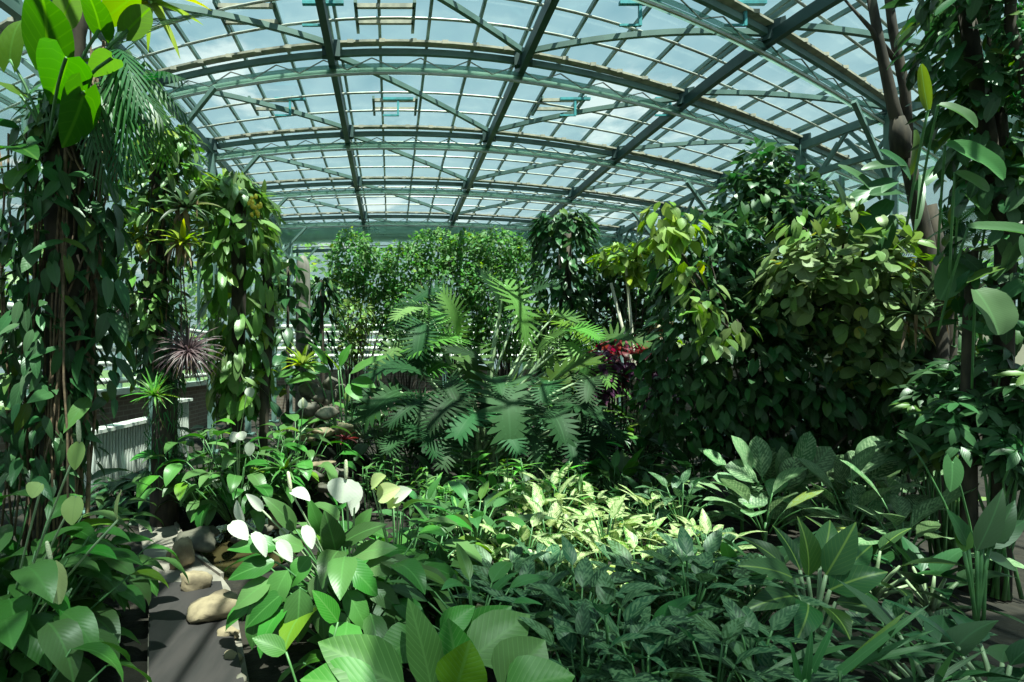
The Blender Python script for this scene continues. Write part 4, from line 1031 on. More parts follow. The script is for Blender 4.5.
for i, (px, Y, n, L, lab) in enumerate([(470, 6.6, 9, .5, 'tall dark sword leaved plant behind the bed, left of centre'), (545, 6.8, 9, .52, 'tall dark sword leaved plant behind the bed, in the middle'), (625, 6.4, 8, .5, 'broad upright leaves at the right rear of the bed'), (505, 4.1, 9, .36, 'dark upright leaved plant rising from the sunlit pale plants'), (590, 6.6, 9, .45, 'long leaved plant with a pale spreading leaf at the rear of the bed')]):
    dumb(px, Y, lab, n, L, .28, .16, mat='aglao_green' if i != 2 else 'broad', tilt=(.05, .8))
# understory behind the bed to the right
for i, (px, Y, lab) in enumerate([(640, 7.2, 'dark undergrowth plant below the red leaves'), (690, 6.8, 'dark undergrowth plant under the big tree, left'), (740, 6.5, 'dark undergrowth plant under the big tree, middle'), (600, 7.8, 'dark broad leaved plant behind the split leaves'), (670, 7.9, 'undergrowth plant left of the big tree trunk'), (800, 6.3, 'dark undergrowth plant under the big tree, right'), (860, 6.2, 'dark undergrowth plant behind the dumb canes at the right'), (700, 5.9, 'dark low plant at the right rear corner of the bed')]):
    p = at(px, VY, Y); p[2] = 0
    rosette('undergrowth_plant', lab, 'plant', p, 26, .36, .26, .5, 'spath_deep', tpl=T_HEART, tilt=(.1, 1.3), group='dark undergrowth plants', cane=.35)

for nm, cx, lvs in [('clump of big pale grey green dumb cane leaves before the dark vine mass, left', 780, [((748, 478), (733, 440)), ((762, 478), (757, 440)), ((776, 484), (781, 450)), ((790, 474), (808, 436)), ((786, 490), (794, 460)), ((758, 482), (728, 468)), ((806, 478), (828, 450)), ((768, 492), (743, 504)), ((800, 490), (792, 522)), ((770, 480), (768, 452)), ((800, 484), (818, 466)), ((742, 488), (716, 478)), ((784, 500), (812, 508)), ((752, 496), (728, 512)), ((795, 500), (770, 515))]),
                    ('clump of big pale grey green dumb cane leaves before the right shrubs', 862, [((838, 490), (836, 460)), ((858, 476), (880, 440)), ((868, 482), (893, 456)), ((850, 500), (882, 496)), ((880, 490), (908, 486)), ((835, 500), (850, 532)), ((815, 500), (842, 508)), ((846, 480), (858, 455)), ((828, 480), (848, 458)), ((872, 500), (900, 512)), ((862, 505), (878, 530)), ((830, 492), (812, 474)), ((890, 496), (872, 470)), ((856, 494), (832, 478))])]:
    b = at(cx, VY, 5.2); b[2] = 0
    t = empty('grey_dumb_cane', nm, 'dumb cane', b); lb = MB(); sb = MB()
    for (p, q) in lvs:
        Y = 5.0 + U(-.15, .2); B = at(*p, Y) - b; T = at(*q, Y + U(-.1, .15)) - b; T = B + (T - B) * 1.12
        hero(lb, T_OBOV, B, T, U(.095, .125), (U(-.4, .4), -.7, U(.6, 1.0)), U(.3, .9), .18, .06); sb.tube(arc([U(-.12, .12), U(-.1, .1), .1], B, .05, 5), .01, 5)
    lb.build('foliage', M['dieff_grey'], t); sb.build('stalk', M['stalk'], t)
b = at(980, VY, 3.2); b[2] = 0
t = empty('dumb_cane', 'dumb cane with one tall upright leaf beside the bare soil near the right edge', 'dumb cane', b); lb = MB(); sb = MB()
for (p, q, W) in [((977, 551), (1003, 488), .09), ((982, 548), (1026, 520), .09), ((986, 556), (1018, 572), .075), ((968, 547), (946, 508), .08), ((964, 552), (958, 515), .07), ((990, 545), (1015, 500), .08)]:
    B = at(*p, 3.2) - b; hero(lb, T_LANCE, B, at(*q, 3.25) - b, W * .65, (-.2, -.7, .7), .5, .2, .06); sb.tube(arc([U(-.03, .03), 0, .1], B, .03, 4), .01, 5)
lb.build('foliage', M['aglao_green'], t); sb.build('stalk', M['stalk'], t)

# ------------------------------------------------------------------ split leaved plants in the centre
SPL = [  # attach px, tip px, half width, face, Y, material
    ((460, 338), (408, 355), .62, (.1, -.45, .9), 7.6, 'split'), ((458, 335), (440, 292), .5, (0, -.8, .6), 7.7, 'split'), ((505, 285), (525, 345), .62, (.3, -.6, .7), 8.0, 'split'),
    ((440, 288), (395, 325), .5, (-.1, -.5, .8), 8.6, 'split_shaded'), ((470, 352), (470, 395), .5, (.1, -.7, .7), 7.3, 'split'), ((545, 318), (590, 348), .5, (.2, -.6, .8), 8.8, 'split'),
    ((400, 392), (362, 425), .48, (-.2, -.7, .7), 6.7, 'split_shaded'), ((505, 388), (510, 448), .68, (0, -.6, .8), 6.6, 'split_shaded'), ((450, 405), (405, 438), .5, (-.1, -.6, .8), 6.6, 'split_shaded'),
    ((545, 385), (600, 362), .5, (.2, -.5, .9), 7.3, 'split_shaded'), ((555, 400), (610, 425), .5, (.2, -.6, .8), 6.8, 'split_shaded'), ((430, 378), (385, 372), .5, (-.2, -.5, .9), 7.2, 'split_shaded'),
    ((530, 360), (570, 330), .48, (.1, -.6, .8), 8.0, 'split_shaded'), ((490, 370), (445, 352), .4, (0, -.5, .9), 7.1, 'split'), ((500, 310), (475, 270), .5, (0, -.7, .7), 8.8, 'split_shaded'), ((525, 300), (560, 285), .5, (.3, -.6, .7), 9.0, 'split_shaded'),
    ((475, 412), (455, 440), .42, (0, -.6, .8), 6.3, 'split_shaded'), ((550, 410), (565, 445), .45, (.1, -.6, .8), 6.3, 'split_shaded'), ((410, 360), (360, 390), .45, (-.2, -.5, .8), 7.6, 'split_shaded')]
for _ in range(34):
    px = U(378, 600); py = U(375, 440); Y = U(6.3, 7.3); az = U(-.9, .9)
    SPL.append(((px, py), (px + (px - 480) * .12 + U(-30, 30), py + U(18, 38)), U(.32, .46), (U(-.3, .3), -.6, .8), Y, 'split_shaded'))
for _ in range(16):
    px = U(395, 600); py = U(300, 365); Y = U(7.5, 8.6)
    SPL.append(((px, py), (px + (px - 480) * .25 + U(-25, 25), py + U(10, 40)), U(.4, .55), (U(-.3, .3), -.5, .9), Y, 'split' if U(0, 1) < .55 else 'split_shaded'))
b1 = at(480, VY, 7.8); b1[2] = 0; b2 = at(480, VY, 6.9); b2[2] = 0
ta = empty('split_leaf_philodendron', 'big sunlit plant with deeply fingered leaves in the centre of the house', 'plant', b1)
tb = empty('monstera', 'lower dark plant with deeply cut broad leaves in front of the sunlit fingered one', 'plant', b2)
LB = {'a': MB(), 'b': MB(), 'da': MB()}; SB = {'a': MB(), 'b': MB()}
for i, (p, q, W, face, Y, mt) in enumerate(SPL):
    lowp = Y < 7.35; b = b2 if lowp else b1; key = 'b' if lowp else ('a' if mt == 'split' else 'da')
    B = at(*p, Y) - b; T = at(*q, Y - .35) - b
    T = B + (T - B) * 1.05
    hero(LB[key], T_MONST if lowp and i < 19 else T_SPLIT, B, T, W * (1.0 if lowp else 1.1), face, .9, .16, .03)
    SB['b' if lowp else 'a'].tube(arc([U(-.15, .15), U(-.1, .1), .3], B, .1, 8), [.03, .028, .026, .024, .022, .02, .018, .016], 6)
LB['a'].build('foliage', M['split'], ta); LB['da'].build('foliage', M['split_shaded'], ta, label='split leaves coloured darker for shade'); LB['b'].build('foliage', M['split_shaded'], tb)
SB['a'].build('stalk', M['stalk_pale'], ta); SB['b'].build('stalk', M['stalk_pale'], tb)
for tt in (ta, tb):
    m = MB(); m.tube(wiggle([0, 0, -.05], [.05, 0, .5], 5, .02), [.12, .12, .1, .1, .08], 9); m.build('trunk', M['bark'], tt)
b = at(345, VY, 6.7); b[2] = .3
t = empty('broad_leaf_plant', 'plant with pale sunlit paddle leaves spreading just above the rockery stones', 'plant', b); lb = MB(); sb = MB()
for (p, q, W) in [((338, 370), (322, 352), .11), ((350, 374), (388, 356), .12), ((330, 372), (300, 366), .1), ((352, 380), (376, 388), .11), ((340, 366), (352, 344), .09), ((328, 366), (308, 342), .08), ((318, 376), (286, 384), .1), ((300, 372), (272, 378), .1), ((348, 384), (362, 402), .1)]:
    B = at(*p, 6.7) - b; hero(lb, T_OVATE, B, at(*q, 6.6 + U(-.1, .1)) - b, W, (U(-.3, .3), -.5, .85), .4, .15, .06); sb.tube(arc([U(-.1, .1), U(-.1, .1), .2], B, .05, 5), .01, 5)
lb.build('foliage', M['broad'], t); sb.build('stalk', M['stalk'], t)
dumb(365, 7.4, 'large leaved plant with a pale sunlit leaf above the rockery', 9, .6, .5, .22, mat='broad', z=.6, tilt=(.5, 1.3))
dumb(285, 7.4, 'dark leafy plant left of the rockery', 16, .42, .5, .22, mat='spath_deep', z=.4)
strap_rosette('bromeliad', 'yellow green bromeliad with a reddish heart on top of the rockery', 'bromeliad', at(302, 366, 6.8), 26, .36, .035, 'brom', (.2, 1.5), (.4, 1.1))
strap_rosette('bromeliad', 'small green bromeliad at the left of the rockery', 'bromeliad', at(262, 372, 6.9), 22, .36, .035, 'spath', (.2, 1.5), (.4, 1.1))
strap_rosette('bromeliad', 'small reddish bromeliad among the stream stones', 'bromeliad', at(345, 440, 6.3), 22, .16, .018, 'red', (.2, 1.5), (.4, 1.1))

for i, (px, Y) in enumerate([(350, 8.6), (385, 8.9), (420, 8.6), (460, 9.2), (500, 9.0), (545, 9.0), (590, 8.8), (410, 7.6), (560, 7.6), (380, 7.2)]):
    p = at(px, VY, Y); p[2] = 0
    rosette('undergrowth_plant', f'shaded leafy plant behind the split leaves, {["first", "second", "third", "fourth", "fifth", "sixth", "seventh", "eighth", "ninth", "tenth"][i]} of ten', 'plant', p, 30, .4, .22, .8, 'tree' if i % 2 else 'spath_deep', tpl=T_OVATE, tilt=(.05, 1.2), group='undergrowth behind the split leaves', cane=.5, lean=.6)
# ------------------------------------------------------------------ shrubs before the end wall
def shrub(name, label, px, Y, blobs, mat, L=.17, wr=.28, tpl=T_SMALL, dens=1.0, group=None, stems=5, cat='shrub', root=None, **kw):
    b = at(px, VY, Y); b[2] = 0
    t = empty(name, label, cat, b, group); lb = MB(); sb = MB()
    for (bx, by, rx, ry, dy) in blobs:
        c = at(bx, by, Y + dy) - b; r = np.array([rx, (rx + ry) * .45, ry]) / F * (Y + dy)
        area = (r[0] * r[2] + r[0] * r[1] + r[1] * r[2]) * 4
        n = int(area / (L * L * wr) * 1.25 * dens)
        blob_foliage(lb, c, r, n, L, wr, tpl, **kw)
        for k in range(stems):
            e = c + RNG.normal(0, .35, 3) * r
            a0 = np.array([U(-.12, .12), U(-.1, .1), -.02]) if root is None else at(*root) - b + RNG.normal(0, .06, 3)
            p = wiggle(a0, e, 8, .04); sb.tube(p, np.linspace(.018, .005, 8), 5)
    lb.build('foliage', M[mat], t); sb.build('branch', M['bark'], t)
    return t


GS = 'tall shrubs before the far end wall'
shrub('tall_shrub', 'tall airy small leaved shrub before the end wall, right of the grey post', 352, 11.8, [(352, 258, 24, 30, 0), (345, 290, 16, 22, 0), (374, 275, 22, 32, .2), (385, 310, 18, 24, .2)], 'shrub', dens=.85, group=GS, L=.125, jit=.7)
shrub('small_shrub', 'short sunlit shrub standing before the pale pipes at the left', 355, 11.2, [(355, 318, 18, 20, 0), (352, 345, 14, 12, 0)], 'tree_pale', dens=.9, group=GS, L=.15)
shrub('tall_shrub', 'tall leafy shrub second from the left before the end wall', 405, 11.6, [(402, 268, 24, 28, 0), (408, 305, 24, 26, -.2), (420, 335, 24, 28, -.2)], 'shrub', dens=.85, group=GS, L=.125, jit=.7)
shrub('tall_shrub', 'tall leafy shrub in the middle of the end wall', 450, 12.0, [(435, 250, 30, 22, 0), (468, 255, 28, 24, 0), (450, 285, 36, 30, -.2), (455, 325, 36, 30, -.2)], 'shrub', dens=.85, group=GS, L=.125, jit=.7)
shrub('tall_shrub', 'tall leafy shrub just left of the vine pillar', 508, 11.8, [(497, 250, 30, 22, 0), (515, 275, 26, 34, 0), (490, 290, 30, 30, -.2), (505, 330, 36, 30, -.2)], 'shrub', dens=.85, group=GS, L=.125, jit=.7)
shrub('thin_shrub', 'sparse dark stemmed shrub between the tall shrubs and the pipes', 395, 10.8, [(398, 340, 20, 22, 0), (425, 358, 24, 20, 0)], 'tree', dens=.5, group=GS, L=.16)

# vine pillar
b = at(565, VY, 10.2); b[2] = 0
t = empty('climbing_vine', 'slim pillar thickly clothed in overlapping leaves before the end wall', 'vine', b)
lb = MB(); P = lambda px, py, r: (*(at(px, py, 10.2) - b), r)
column_foliage(lb, [P(562, 216, .45), P(562, 235, .58), P(567, 280, .62), P(567, 320, .58), P(566, 370, .5), P(566, 410, .4)], 1500, .24, .33, T_HEARTS, .75, .55, jit=.35, inner=.75); lb.build('foliage', M['philo'], t)
m = MB(); m.tube([[0, 0, 0], [0, 0, 2], [0, 0, 4.3]], .12, 10); m.build('trunk', M['bark'], t)

# staked tree and its stakes
shrub('staked_tree', 'small round crowned tree with pale stakes right of the vine pillar', 630, 9.8, [(628, 262, 30, 18, 0), (615, 290, 17, 22, .1), (645, 285, 24, 24, .2), (622, 325, 18, 26, .3), (655, 315, 22, 24, .4)], 'tree', L=.24, wr=.34, tpl=T_HEARTS, dens=.85, cat='tree')
shrub('sunlit_climber', 'bright yellow green leaves crowning the staked tree', 626, 9.5, [(626, 258, 33, 15, -.3), (640, 275, 14, 12, -.4)], 'young', L=.2, wr=.34, tpl=T_HEARTS, dens=1.1, cat='vine', stems=2, root=(628, 290, 9.7))
for (a, c, lab) in [((611, 283), (634, 372), 'pale bamboo stake leaning against the staked tree, left one'), ((625, 258), (636, 378), 'pale bamboo stake leaning against the staked tree, right one')]:
    p0 = at(*c, 9.0); p0 = p0 * [1, 1, 0]; p1 = at(*a, 9.1); 
    d = p1 - at(*c, 9.0); p0 = at(*c, 9.0) - d * (at(*c, 9.0)[2] / d[2])
    m = MB(); m.tube([p0, (p0 + p1) / 2, p1], .026, 8); props(m.build('stake', M['wood'], None, p0), lab, 'stake', 'stakes of the small tree')
# two thin hanging rods at the right of the pillar
for i, px in enumerate((637, 648)):
    p = at(px, 213, 14.2); m = MB(); m.tube([p + [0, 0, .1], p, p - [0, 0, 1.3]], .011, 6); props(m.build('hanging_rod', M['galv'], None, p), f'thin steel rod hanging from the roof above the staked tree, {["left", "right"][i]} of the two', 'rod')
# red leaved plants
for i, (px, py, rx, ry, Y, mt, lab) in enumerate([(612, 350, 20, 13, 7.9, 'red', 'low red leaved plant at the foot of the staked tree, left'), (600, 362, 20, 13, 7.5, 'maroon', 'low dark purple plant left of the red leaves'), (652, 352, 16, 12, 8.2, 'red', 'red leaved plant right of the stakes'), (655, 368, 26, 14, 7.6, 'maroon', 'low dark purple plant with pink touches right of the stakes'), (672, 345, 12, 8, 9.4, 'young', 'small yellow and orange leaved plant before the right tree'), (640, 345, 10, 8, 9.3, 'red', 'small pink leaved plant between the stakes'), (662, 330, 12, 14, 9.8, 'dry', 'brownish bare branched plant before the right tree')]):
    shrub('coleus', lab, px, Y, [(px, py, rx, ry, 0), (px, py + ry * 1.8, rx * .8, ry, 0)], mt, L=.15, wr=.32, dens=.8, group='coloured leaf plants', stems=4, cat='plant')
for i, (px, py, Y) in enumerate([(600, 392, 8.0), (575, 400, 7.6), (640, 392, 8.0)]):
    p = at(px, VY, Y); p[2] = .1
    rosette('pale_leaf_plant', ['pale sunlit leafy plant below the red leaves', 'pale leafy plant just right of the fingered leaves', 'leafy plant below the dark purple plants'][i], 'plant', p, 24, .3, .28, .9, 'broad' if i else 'tree_pale', tpl=T_HEART, tilt=(.1, 1.1), cane=.35)

# ------------------------------------------------------------------ right side
shrub('climber_tree', 'huge dark tree-like mass of hanging vines right of the middle, reaching the floor', 775, 5.7,
      [(705, 262, 48, 55, .2), (690, 330, 42, 60, .1), (745, 350, 65, 80, .2), (770, 250, 60, 60, .4), (825, 360, 70, 75, .1), (890, 330, 45, 80, .2), (760, 415, 70, 45, .3), (860, 410, 55, 50, .3), (700, 410, 50, 50, .4), (675, 265, 22, 30, .1), (660, 380, 26, 50, .3), (800, 300, 60, 50, .3), (735, 300, 50, 50, .4), (900, 430, 40, 40, .3)],
      'tree', L=.16, wr=.36, tpl=T_HEARTS, dens=.62, cat='tree', stems=1, down=.8, jit=.5)
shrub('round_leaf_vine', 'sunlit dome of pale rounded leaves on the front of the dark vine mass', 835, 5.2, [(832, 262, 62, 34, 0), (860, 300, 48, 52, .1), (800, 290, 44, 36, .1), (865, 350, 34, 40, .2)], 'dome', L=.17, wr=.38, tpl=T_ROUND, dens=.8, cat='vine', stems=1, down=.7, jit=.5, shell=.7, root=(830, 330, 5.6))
shrub('young_branch', 'pale yellow green young leaves at the upper left tip of the dark vine mass', 672, 5.4, [(664, 215, 18, 16, 0), (680, 228, 20, 16, 0), (662, 240, 16, 18, 0), (690, 268, 14, 12, -.1)], 'young', L=.22, wr=.28, tpl=T_SMALL, dens=.8, cat='vine', stems=1, down=1.0, jit=.35, root=(700, 300, 5.6))
shrub('hanging_shoot', 'light green hanging shoots on the left front of the dark vine mass', 720, 5.0, [(705, 300, 16, 22, 0), (735, 325, 16, 14, 0), (715, 340, 14, 12, 0), (690, 300, 8, 14, 0)], 'tree_pale', L=.19, wr=.3, tpl=T_SMALL, dens=.5, cat='vine', stems=1, down=1.0, jit=.35, root=(730, 350, 5.6))
shrub('glossy_tree', 'bushy tree top with small glossy leaves rising above the dark vine mass', 760, 6.3, [(762, 166, 24, 24, 0), (745, 192, 26, 24, 0), (785, 195, 34, 34, 0), (810, 215, 34, 26, -.1), (735, 225, 22, 24, 0)], 'philo', L=.15, wr=.36, tpl=T_SMALL, dens=.8, cat='tree', stems=2)
shrub('leafy_vine', 'scattered bright leaves in the vines above the rounded dome', 850, 5.0, [(845, 215, 26, 18, 0), (880, 225, 24, 16, 0), (905, 260, 20, 30, 0), (800, 225, 18, 14, 0)], 'tree_pale', L=.17, wr=.36, tpl=T_HEARTS, dens=.4, cat='vine', stems=1, down=.9, jit=.45, root=(850, 300, 5.6))

# bare forked trunk with ferns
Y3 = 5.2
b = at(935, VY, Y3); b[2] = 0
t = empty('forked_trunk', 'tall bare dark forked trunk rising to the roof at the right', 'tree trunk', b)
m = MB(); q = lambda px, py: at(px, py, Y3) - b
m.tube([[0, 0, -.05], q(937, 330), q(925, 240), q(912, 180), q(902, 135)], [.1, .085, .07, .06, .055], 10)
m.tube([q(905, 150), q(893, 105), q(880, 45), q(868, -20)], [.06, .05, .04, .035], 8)
m.tube([q(908, 150), q(905, 90), q(893, 30), q(885, -30)], [.05, .042, .038, .03], 8)
m.tube([q(885, 60), q(872, 30), q(852, 8)], [.03, .022, .012], 6); m.tube([q(895, 60), q(880, 40), q(845, 0)], [.025, .018, .01], 6)
m.tube([[.15, .1, 0], q(948, 330), q(938, 250), q(930, 205)], [.08, .07, .06, .05], 9)
m.build('trunk', M['bark'], t)
m = MB(); m.tube([q(901, 160), q(900, 135), q(897, 118)], [.07, .085, .055], 10); m.build('stump', M['bark'], t, label='brown knotted fork stump')
b0 = at(900, 190, 5.0)
t = empty('staghorn_fern', 'dark lobed fern clinging to the forked trunk near the roof', 'fern', b0)
lb = MB()
for (p, c, W, dY) in [((895, 180), (842, 210), .09, 0), ((890, 200), (850, 245), .09, 0), ((905, 165), (862, 170), .07, 0), ((910, 180), (880, 150), .07, 0), ((880, 200), (838, 165), .06, .1), ((915, 190), (945, 165), .06, 0), ((890, 215), (872, 262), .08, 0), ((845, 210), (832, 180), .04, 0), ((905, 195), (870, 195), .08, -.1), ((915, 130), (908, 178), .045, .15), ((920, 175), (915, 230), .03, -.2)]:
    hero(lb, T_BANANA, at(*p, 5.0) - b0, at(*c, 5.0 + dY) - b0, W, (-.1, -.7, .6), .6, .2, .05)
lb.build('foliage', M['philo'], t)
for i, (px, py, lab) in enumerate([(935, 295, 'spiky grey green tuft on the forked trunk at mid height'), (915, 315, 'spiky tuft low on the left of the forked trunk'), (958, 300, 'spiky tuft on the right of the forked trunk')]):
    strap_rosette('bromeliad', lab, 'bromeliad', at(px, py, 4.9), 40, .42, .02, 'brom_dark', (.1, 1.5), (.3, 1.1), 'spiky tufts on the forked trunk', 6)
# palm behind
b = at(945, VY, 7.2); b[2] = 0
t = empty('palm', 'dark feathery palm behind the forked trunk at the right', 'palm', b); lb = MB()
c = at(945, 250, 7.2) - b
for k in range(22):
    az = U(0, 6.28); tl = U(.3, 1.5); L = U(1.0, 1.5)
    e = c + L * np.array([math.cos(az) * math.sin(tl), math.sin(az) * math.sin(tl) * .7, math.cos(tl) * .8 - .35])
    hero(lb, T_PALM, c, e, .55, (0, 0, 1), 1.1, -.25, 0)
lb.build('foliage', M['split_shaded'], t)
m = MB(); m.tube(wiggle([0, 0, -.05], c, 6, .02), .1, 9); m.build('trunk', M['bark'], t)

# banana leaves at the right
b = at(1110, VY, 3.6); b[2] = 0
t = empty('banana_plant', 'banana-like plant with long pale paddle leaves reaching in from the right', 'plant', b)
lb = MB(); sb = MB()
for (p, c, W, face, Y, dr) in [((938, 105), (976, 128), .08, (-.2, -.6, .8), 3.55, .5), ((945, 145), (1003, 180), .13, (-.3, -.7, .7), 3.55, .4), ((955, 172), (988, 192), .06, (-.3, -.7, .6), 3.55, .3), ((968, 228), (1050, 240), .1, (-.1, -.7, .8), 3.45, .3),
                            ((975, 290), (998, 335), .17, (-.1, -.8, .5), 3.65, .5), ((928, 110), (921, 64), .045, (-.6, -.7, .2), 3.45, -.3), ((990, 200), (1010, 262), .14, (-.3, -.7, .6), 3.95, .5), ((960, 255), (940, 300), .14, (-.2, -.7, .6), 4.05, .6), ((960, 190), (985, 215), .1, (0, -.8, .5), 3.85, .3)]:
    B = at(*p, Y) - b; hero(lb, T_BANANA, B, at(*c, Y - .1) - b, W * .72, face, dr, .45, .06); sb.tube(arc(B + [U(.1, .25), U(.15, .3), -.7], B, .05, 7), .008, 6)
lb.build('foliage', M['banana'], t); sb.build('stalk', M['stalk'], t)
m = MB(); m.tube(wiggle([-.55, .4, -.05], [-.5, .4, 2.6], 6, .02), [.05, .05, .045, .04, .035, .03], 10); m.build('trunk', M['bark'], t)

# vine column at the far right edge
Y4 = 3.9
b = at(1000, VY, Y4); b[2] = 0
t = empty('tall_vine', 'vine with big rounded leaves climbing a dark trunk at the upper right corner', 'vine', b)
lb = MB(); P = lambda px, py, r: (*(at(px, py, Y4) - b), r)
column_foliage(lb, [P(965, -30, .3), P(970, 20, .36), P(978, 90, .3), P(990, 150, .3), P(1000, 220, .3), P(1005, 330, .3)], 640, .17, .36, T_HEARTS, .6, .75, jit=.5, inner=.3); lb.build('foliage', M['philo'], t)
lb = MB(); column_foliage(lb, [P(1005, 40, .2), P(1008, 100, .25), P(1012, 190, .2)], 90, .16, .4, T_HEART, .6, .7, jit=.4); lb.build('young_foliage', M['ear'], t, label='brighter yellow green leaves')
m = MB(); m.tube([[0, 0, -.05], P(1005, 250, 0)[:3], P(985, 120, 0)[:3], P(960, -20, 0)[:3]], [.06, .055, .05, .045], 10); m.tube([P(1010, 300, 0)[:3], P(1000, 120, 0)[:3], P(990, -30, 0)[:3]], [.045, .04, .04], 8); m.build('trunk', M['bark'], t)
b0 = at(1012, -20, 3.6)
t = empty('hanging_moss', 'thick mossy rope of tiny leaves hanging at the top right corner', 'vine', b0)
m = MB(); m.tube([[0, 0, .3], [0, 0, 0], at(1010, 25, 3.6) - b0, at(1022, 60, 3.6) - b0, at(1030, 110, 3.6) - b0], .03, 7); m.build('stem', M['bark'], t)
lb = MB(); column_foliage(lb, [(0, 0, .3, .08), (0, 0, 0, .09), (*(at(1010, 25, 3.6) - b0), .09), (*(at(1022, 60, 3.6) - b0), .09), (*(at(1030, 110, 3.6) - b0), .08)], 420, .05, .3, T_TINY, .8, .7); lb.build('foliage', M['fern'], t)

# small leaved shrubs at the right edge
def umbrella(px, Y, blobs, label, nclus, L):
    b = at(px, VY, Y); b[2] = 0
    t = empty('umbrella_shrub', label, 'shrub', b, 'umbrella leaved shrubs at the right'); lb = MB(); sb = MB()
    for (bx, by, rx, ry) in blobs:
        c = at(bx, by, Y) - b; r = np.array([rx, (rx + ry) / 2, ry]) / F * Y
        d = nrm(RNG.normal(size=(nclus, 3))); d[:, 1] -= .25; C = c + d * U(.5, 1, nclus)[:, None] * r
        for p in C:
            ax = nrm(np.array([0, -.35, 1.0]) + RNG.normal(0, .35, 3)); e1 = nrm(np.cross(ax, [1, .2, 0])); e2 = np.cross(ax, e1)
            k = 7; an = np.arange(k) / k * 6.283 + U(0, 1)
            rad = np.cos(an)[:, None] * e1 + np.sin(an)[:, None] * e2
            lb.leaf(T_SMALL, np.tile(p, (k, 1)) + rad * .012, rad * .9 - ax * .25, np.tile(ax, (k, 1)) + rad * .3, L * U(.75, 1.1, k), L * .17, U(.3, .9, k), .15, 0, np.tile(U(0, 1, 2), (k, 1)))
        for k in range(7):
            sb.tube(wiggle([U(-.1, .1), U(-.1, .1), 0], C[k], 6, .03), np.linspace(.014, .005, 6), 5)
    lb.build('foliage', M['philo'], t); sb.build('branch', M['stalk'], t)
    return t


umbrella(1000, 3.9, [(1000, 380, 36, 40), (975, 430, 38, 40), (1010, 445, 30, 40)], 'shrub of small finger shaped leaf clusters at the right edge', 34, .17)
t = umbrella(945, 4.6, [(940, 400, 32, 40), (925, 440, 30, 34), (960, 375, 22, 26)], 'dark shrub of finger shaped leaf clusters left of the right edge one', 32, .17)
b = at(945, VY, 4.6); b[2] = 0
m = MB()
for k in range(5):
    hero(m, T_SMALL, at(973, 393, 4.2) - b, at(973 + 5 * math.cos(k * 1.26), 393 + 5 * math.sin(k * 1.26), 4.15) - b, .018, (0, -1, .2), .3, .1)
m.build('flower', M['flower_violet'], t, label='single violet flower')
p = at(985, 470, 3.7); b = p * [1, 1, 0]
t = empty('heart_leaf_stem', 'single heart shaped green leaf hanging before the right shrubs', 'plant', b)
m = MB(); hero(m, T_HEART, at(952, 462, 3.6) - b, at(950, 492, 3.55) - b, .085, (0, -.9, .5), .3); hero(m, T_HEART, at(905, 435, 3.9) - b, at(932, 452, 3.8) - b, .07, (0, -.6, .8), .3); m.build('foliage', M['aglao_green'], t)
m = MB(); m.tube(arc([0, 0, 0], at(952, 462, 3.6) - b, .1), .007, 5); m.tube(arc([0, 0, 0], at(905, 435, 3.9) - b, .1), .007, 5); m.build('stalk', M['stalk'], t)
shrub('fill_vine', 'dark hanging vine between the forked trunk and the right shrubs', 915, 5.3, [(905, 385, 34, 50, 0), (935, 350, 30, 40, .2), (1005, 330, 30, 26, .6)], 'tree', L=.19, wr=.36, tpl=T_HEARTS, dens=.5, cat='vine', stems=3, down=.9, jit=.35)

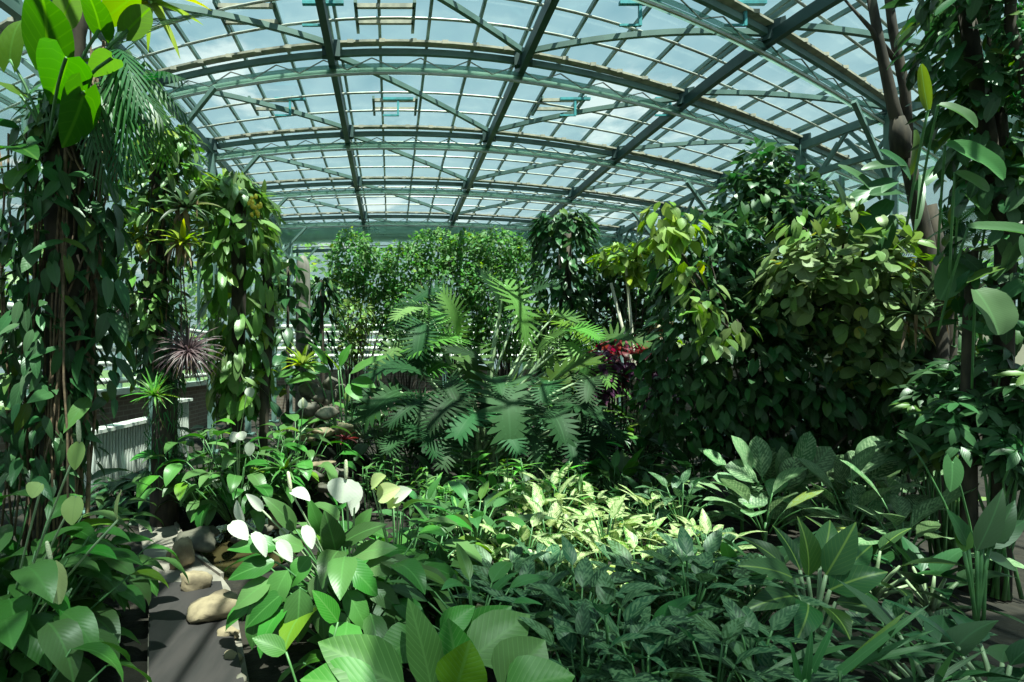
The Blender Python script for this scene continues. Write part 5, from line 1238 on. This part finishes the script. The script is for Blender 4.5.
# ------------------------------------------------------------------ trees outside, beyond the glass
for i, (X, Y, h, r) in enumerate([(-9, 27, 7.5, 2.6), (-5, 29, 9, 2.8), (-1.5, 33, 5, 2.4), (3, 34, 4.6, 2.4), (9, 33, 5, 2.6), (15, 30, 6.5, 2.8), (-12, 19, 7, 2.4), (-13, 12, 6.5, 2.4), (-12, 6, 6, 2.2), (16, 20, 6, 2.6), (17, 12, 6, 2.6)]):
    t = empty('outside_tree', f'blurred green tree outside, {["beyond the left corner of the end wall", "beyond the left of the end wall", "beyond the end wall, left of centre", "beyond the middle of the end wall", "beyond the end wall, right of centre", "beyond the right of the end wall", "past the far part of the left wall", "past the middle of the left wall", "past the near part of the left wall", "past the far part of the right wall", "past the near part of the right wall"][i]}', 'tree', (X, Y, 0), 'trees outside the glass')
    lb = MB(); blob_foliage(lb, (0, 0, h * .6), (r, r, h * .42), 700, .5, .4, T_TINY); lb.build('foliage', M['outside'], t)
    m = MB(); m.tube(wiggle([0, 0, -.1], [0, 0, h * .7], 5, .05), .14, 7); m.build('trunk', M['bark'], t)

# ------------------------------------------------------------------ light, sky, camera
w = bpy.data.worlds.new('sky'); SC.world = w; k = NT(w)
co = k.n('ShaderNodeTexCoord').outputs['Generated']
sp = k.n('ShaderNodeSeparateXYZ', ins={0: co}); z = sp.outputs[2]
pl = k.n('ShaderNodeVectorMath', operation='DIVIDE', ins={0: co}); 
cz = k.n('ShaderNodeCombineXYZ', ins={0: k.math('MAXIMUM', z, .06), 1: k.math('MAXIMUM', z, .06), 2: 1.0}).outputs[0]
k.t.links.new(cz, pl.inputs[1])
nz = k.n('ShaderNodeTexNoise', ins={'Vector': pl.outputs[0], 'Scale': 1.5, 'Detail': 6.0, 'Roughness': .55}).outputs[0]
sky = k.mix(k.smooth(z, -.02, .6), (.8, .98, 1.0), (.46, .8, .95))
sky = k.mix(k.math('MULTIPLY', k.smooth(nz, .57, .68), .9), sky, (1.6, 1.6, 1.55))
sky = k.mix(k.smooth(z, -.1, .0), (.15, .2, .12), sky)
bg = k.n('ShaderNodeBackground', ins={0: sky, 1: .9}).outputs[0]
o = k.n('ShaderNodeOutputWorld'); k.t.links.new(bg, o.inputs[0])
sun = bpy.data.lights.new('sun', 'SUN'); sun.energy = 24.0; sun.angle = math.radians(.6); sun.color = (1, .93, .76)
so = bpy.data.objects.new('sun', sun); COL.objects.link(so)
sd = Vector((.16, -.3, 1.0)); so.rotation_euler = sd.to_track_quat('Z', 'Y').to_euler(); so.location = (-4, 4, 14)

cam = bpy.data.cameras.new('camera'); co_ = bpy.data.objects.new('camera', cam); COL.objects.link(co_)
co_.location = (0, 0, EYE); co_.rotation_euler = (PI / 2, 0, 0)
cam.sensor_width = 36; cam.lens = F / 1024 * 36
cam.shift_x = (512 - VX) / 1024; cam.shift_y = (VY - 341) / 1024
cam.clip_end = 300; cam.clip_start = .05
SC.camera = co_
vs = SC.view_settings
vs.view_transform = 'Standard'; vs.look = 'None'; vs.gamma = 1; vs.use_curve_mapping = False; vs.exposure = -.55
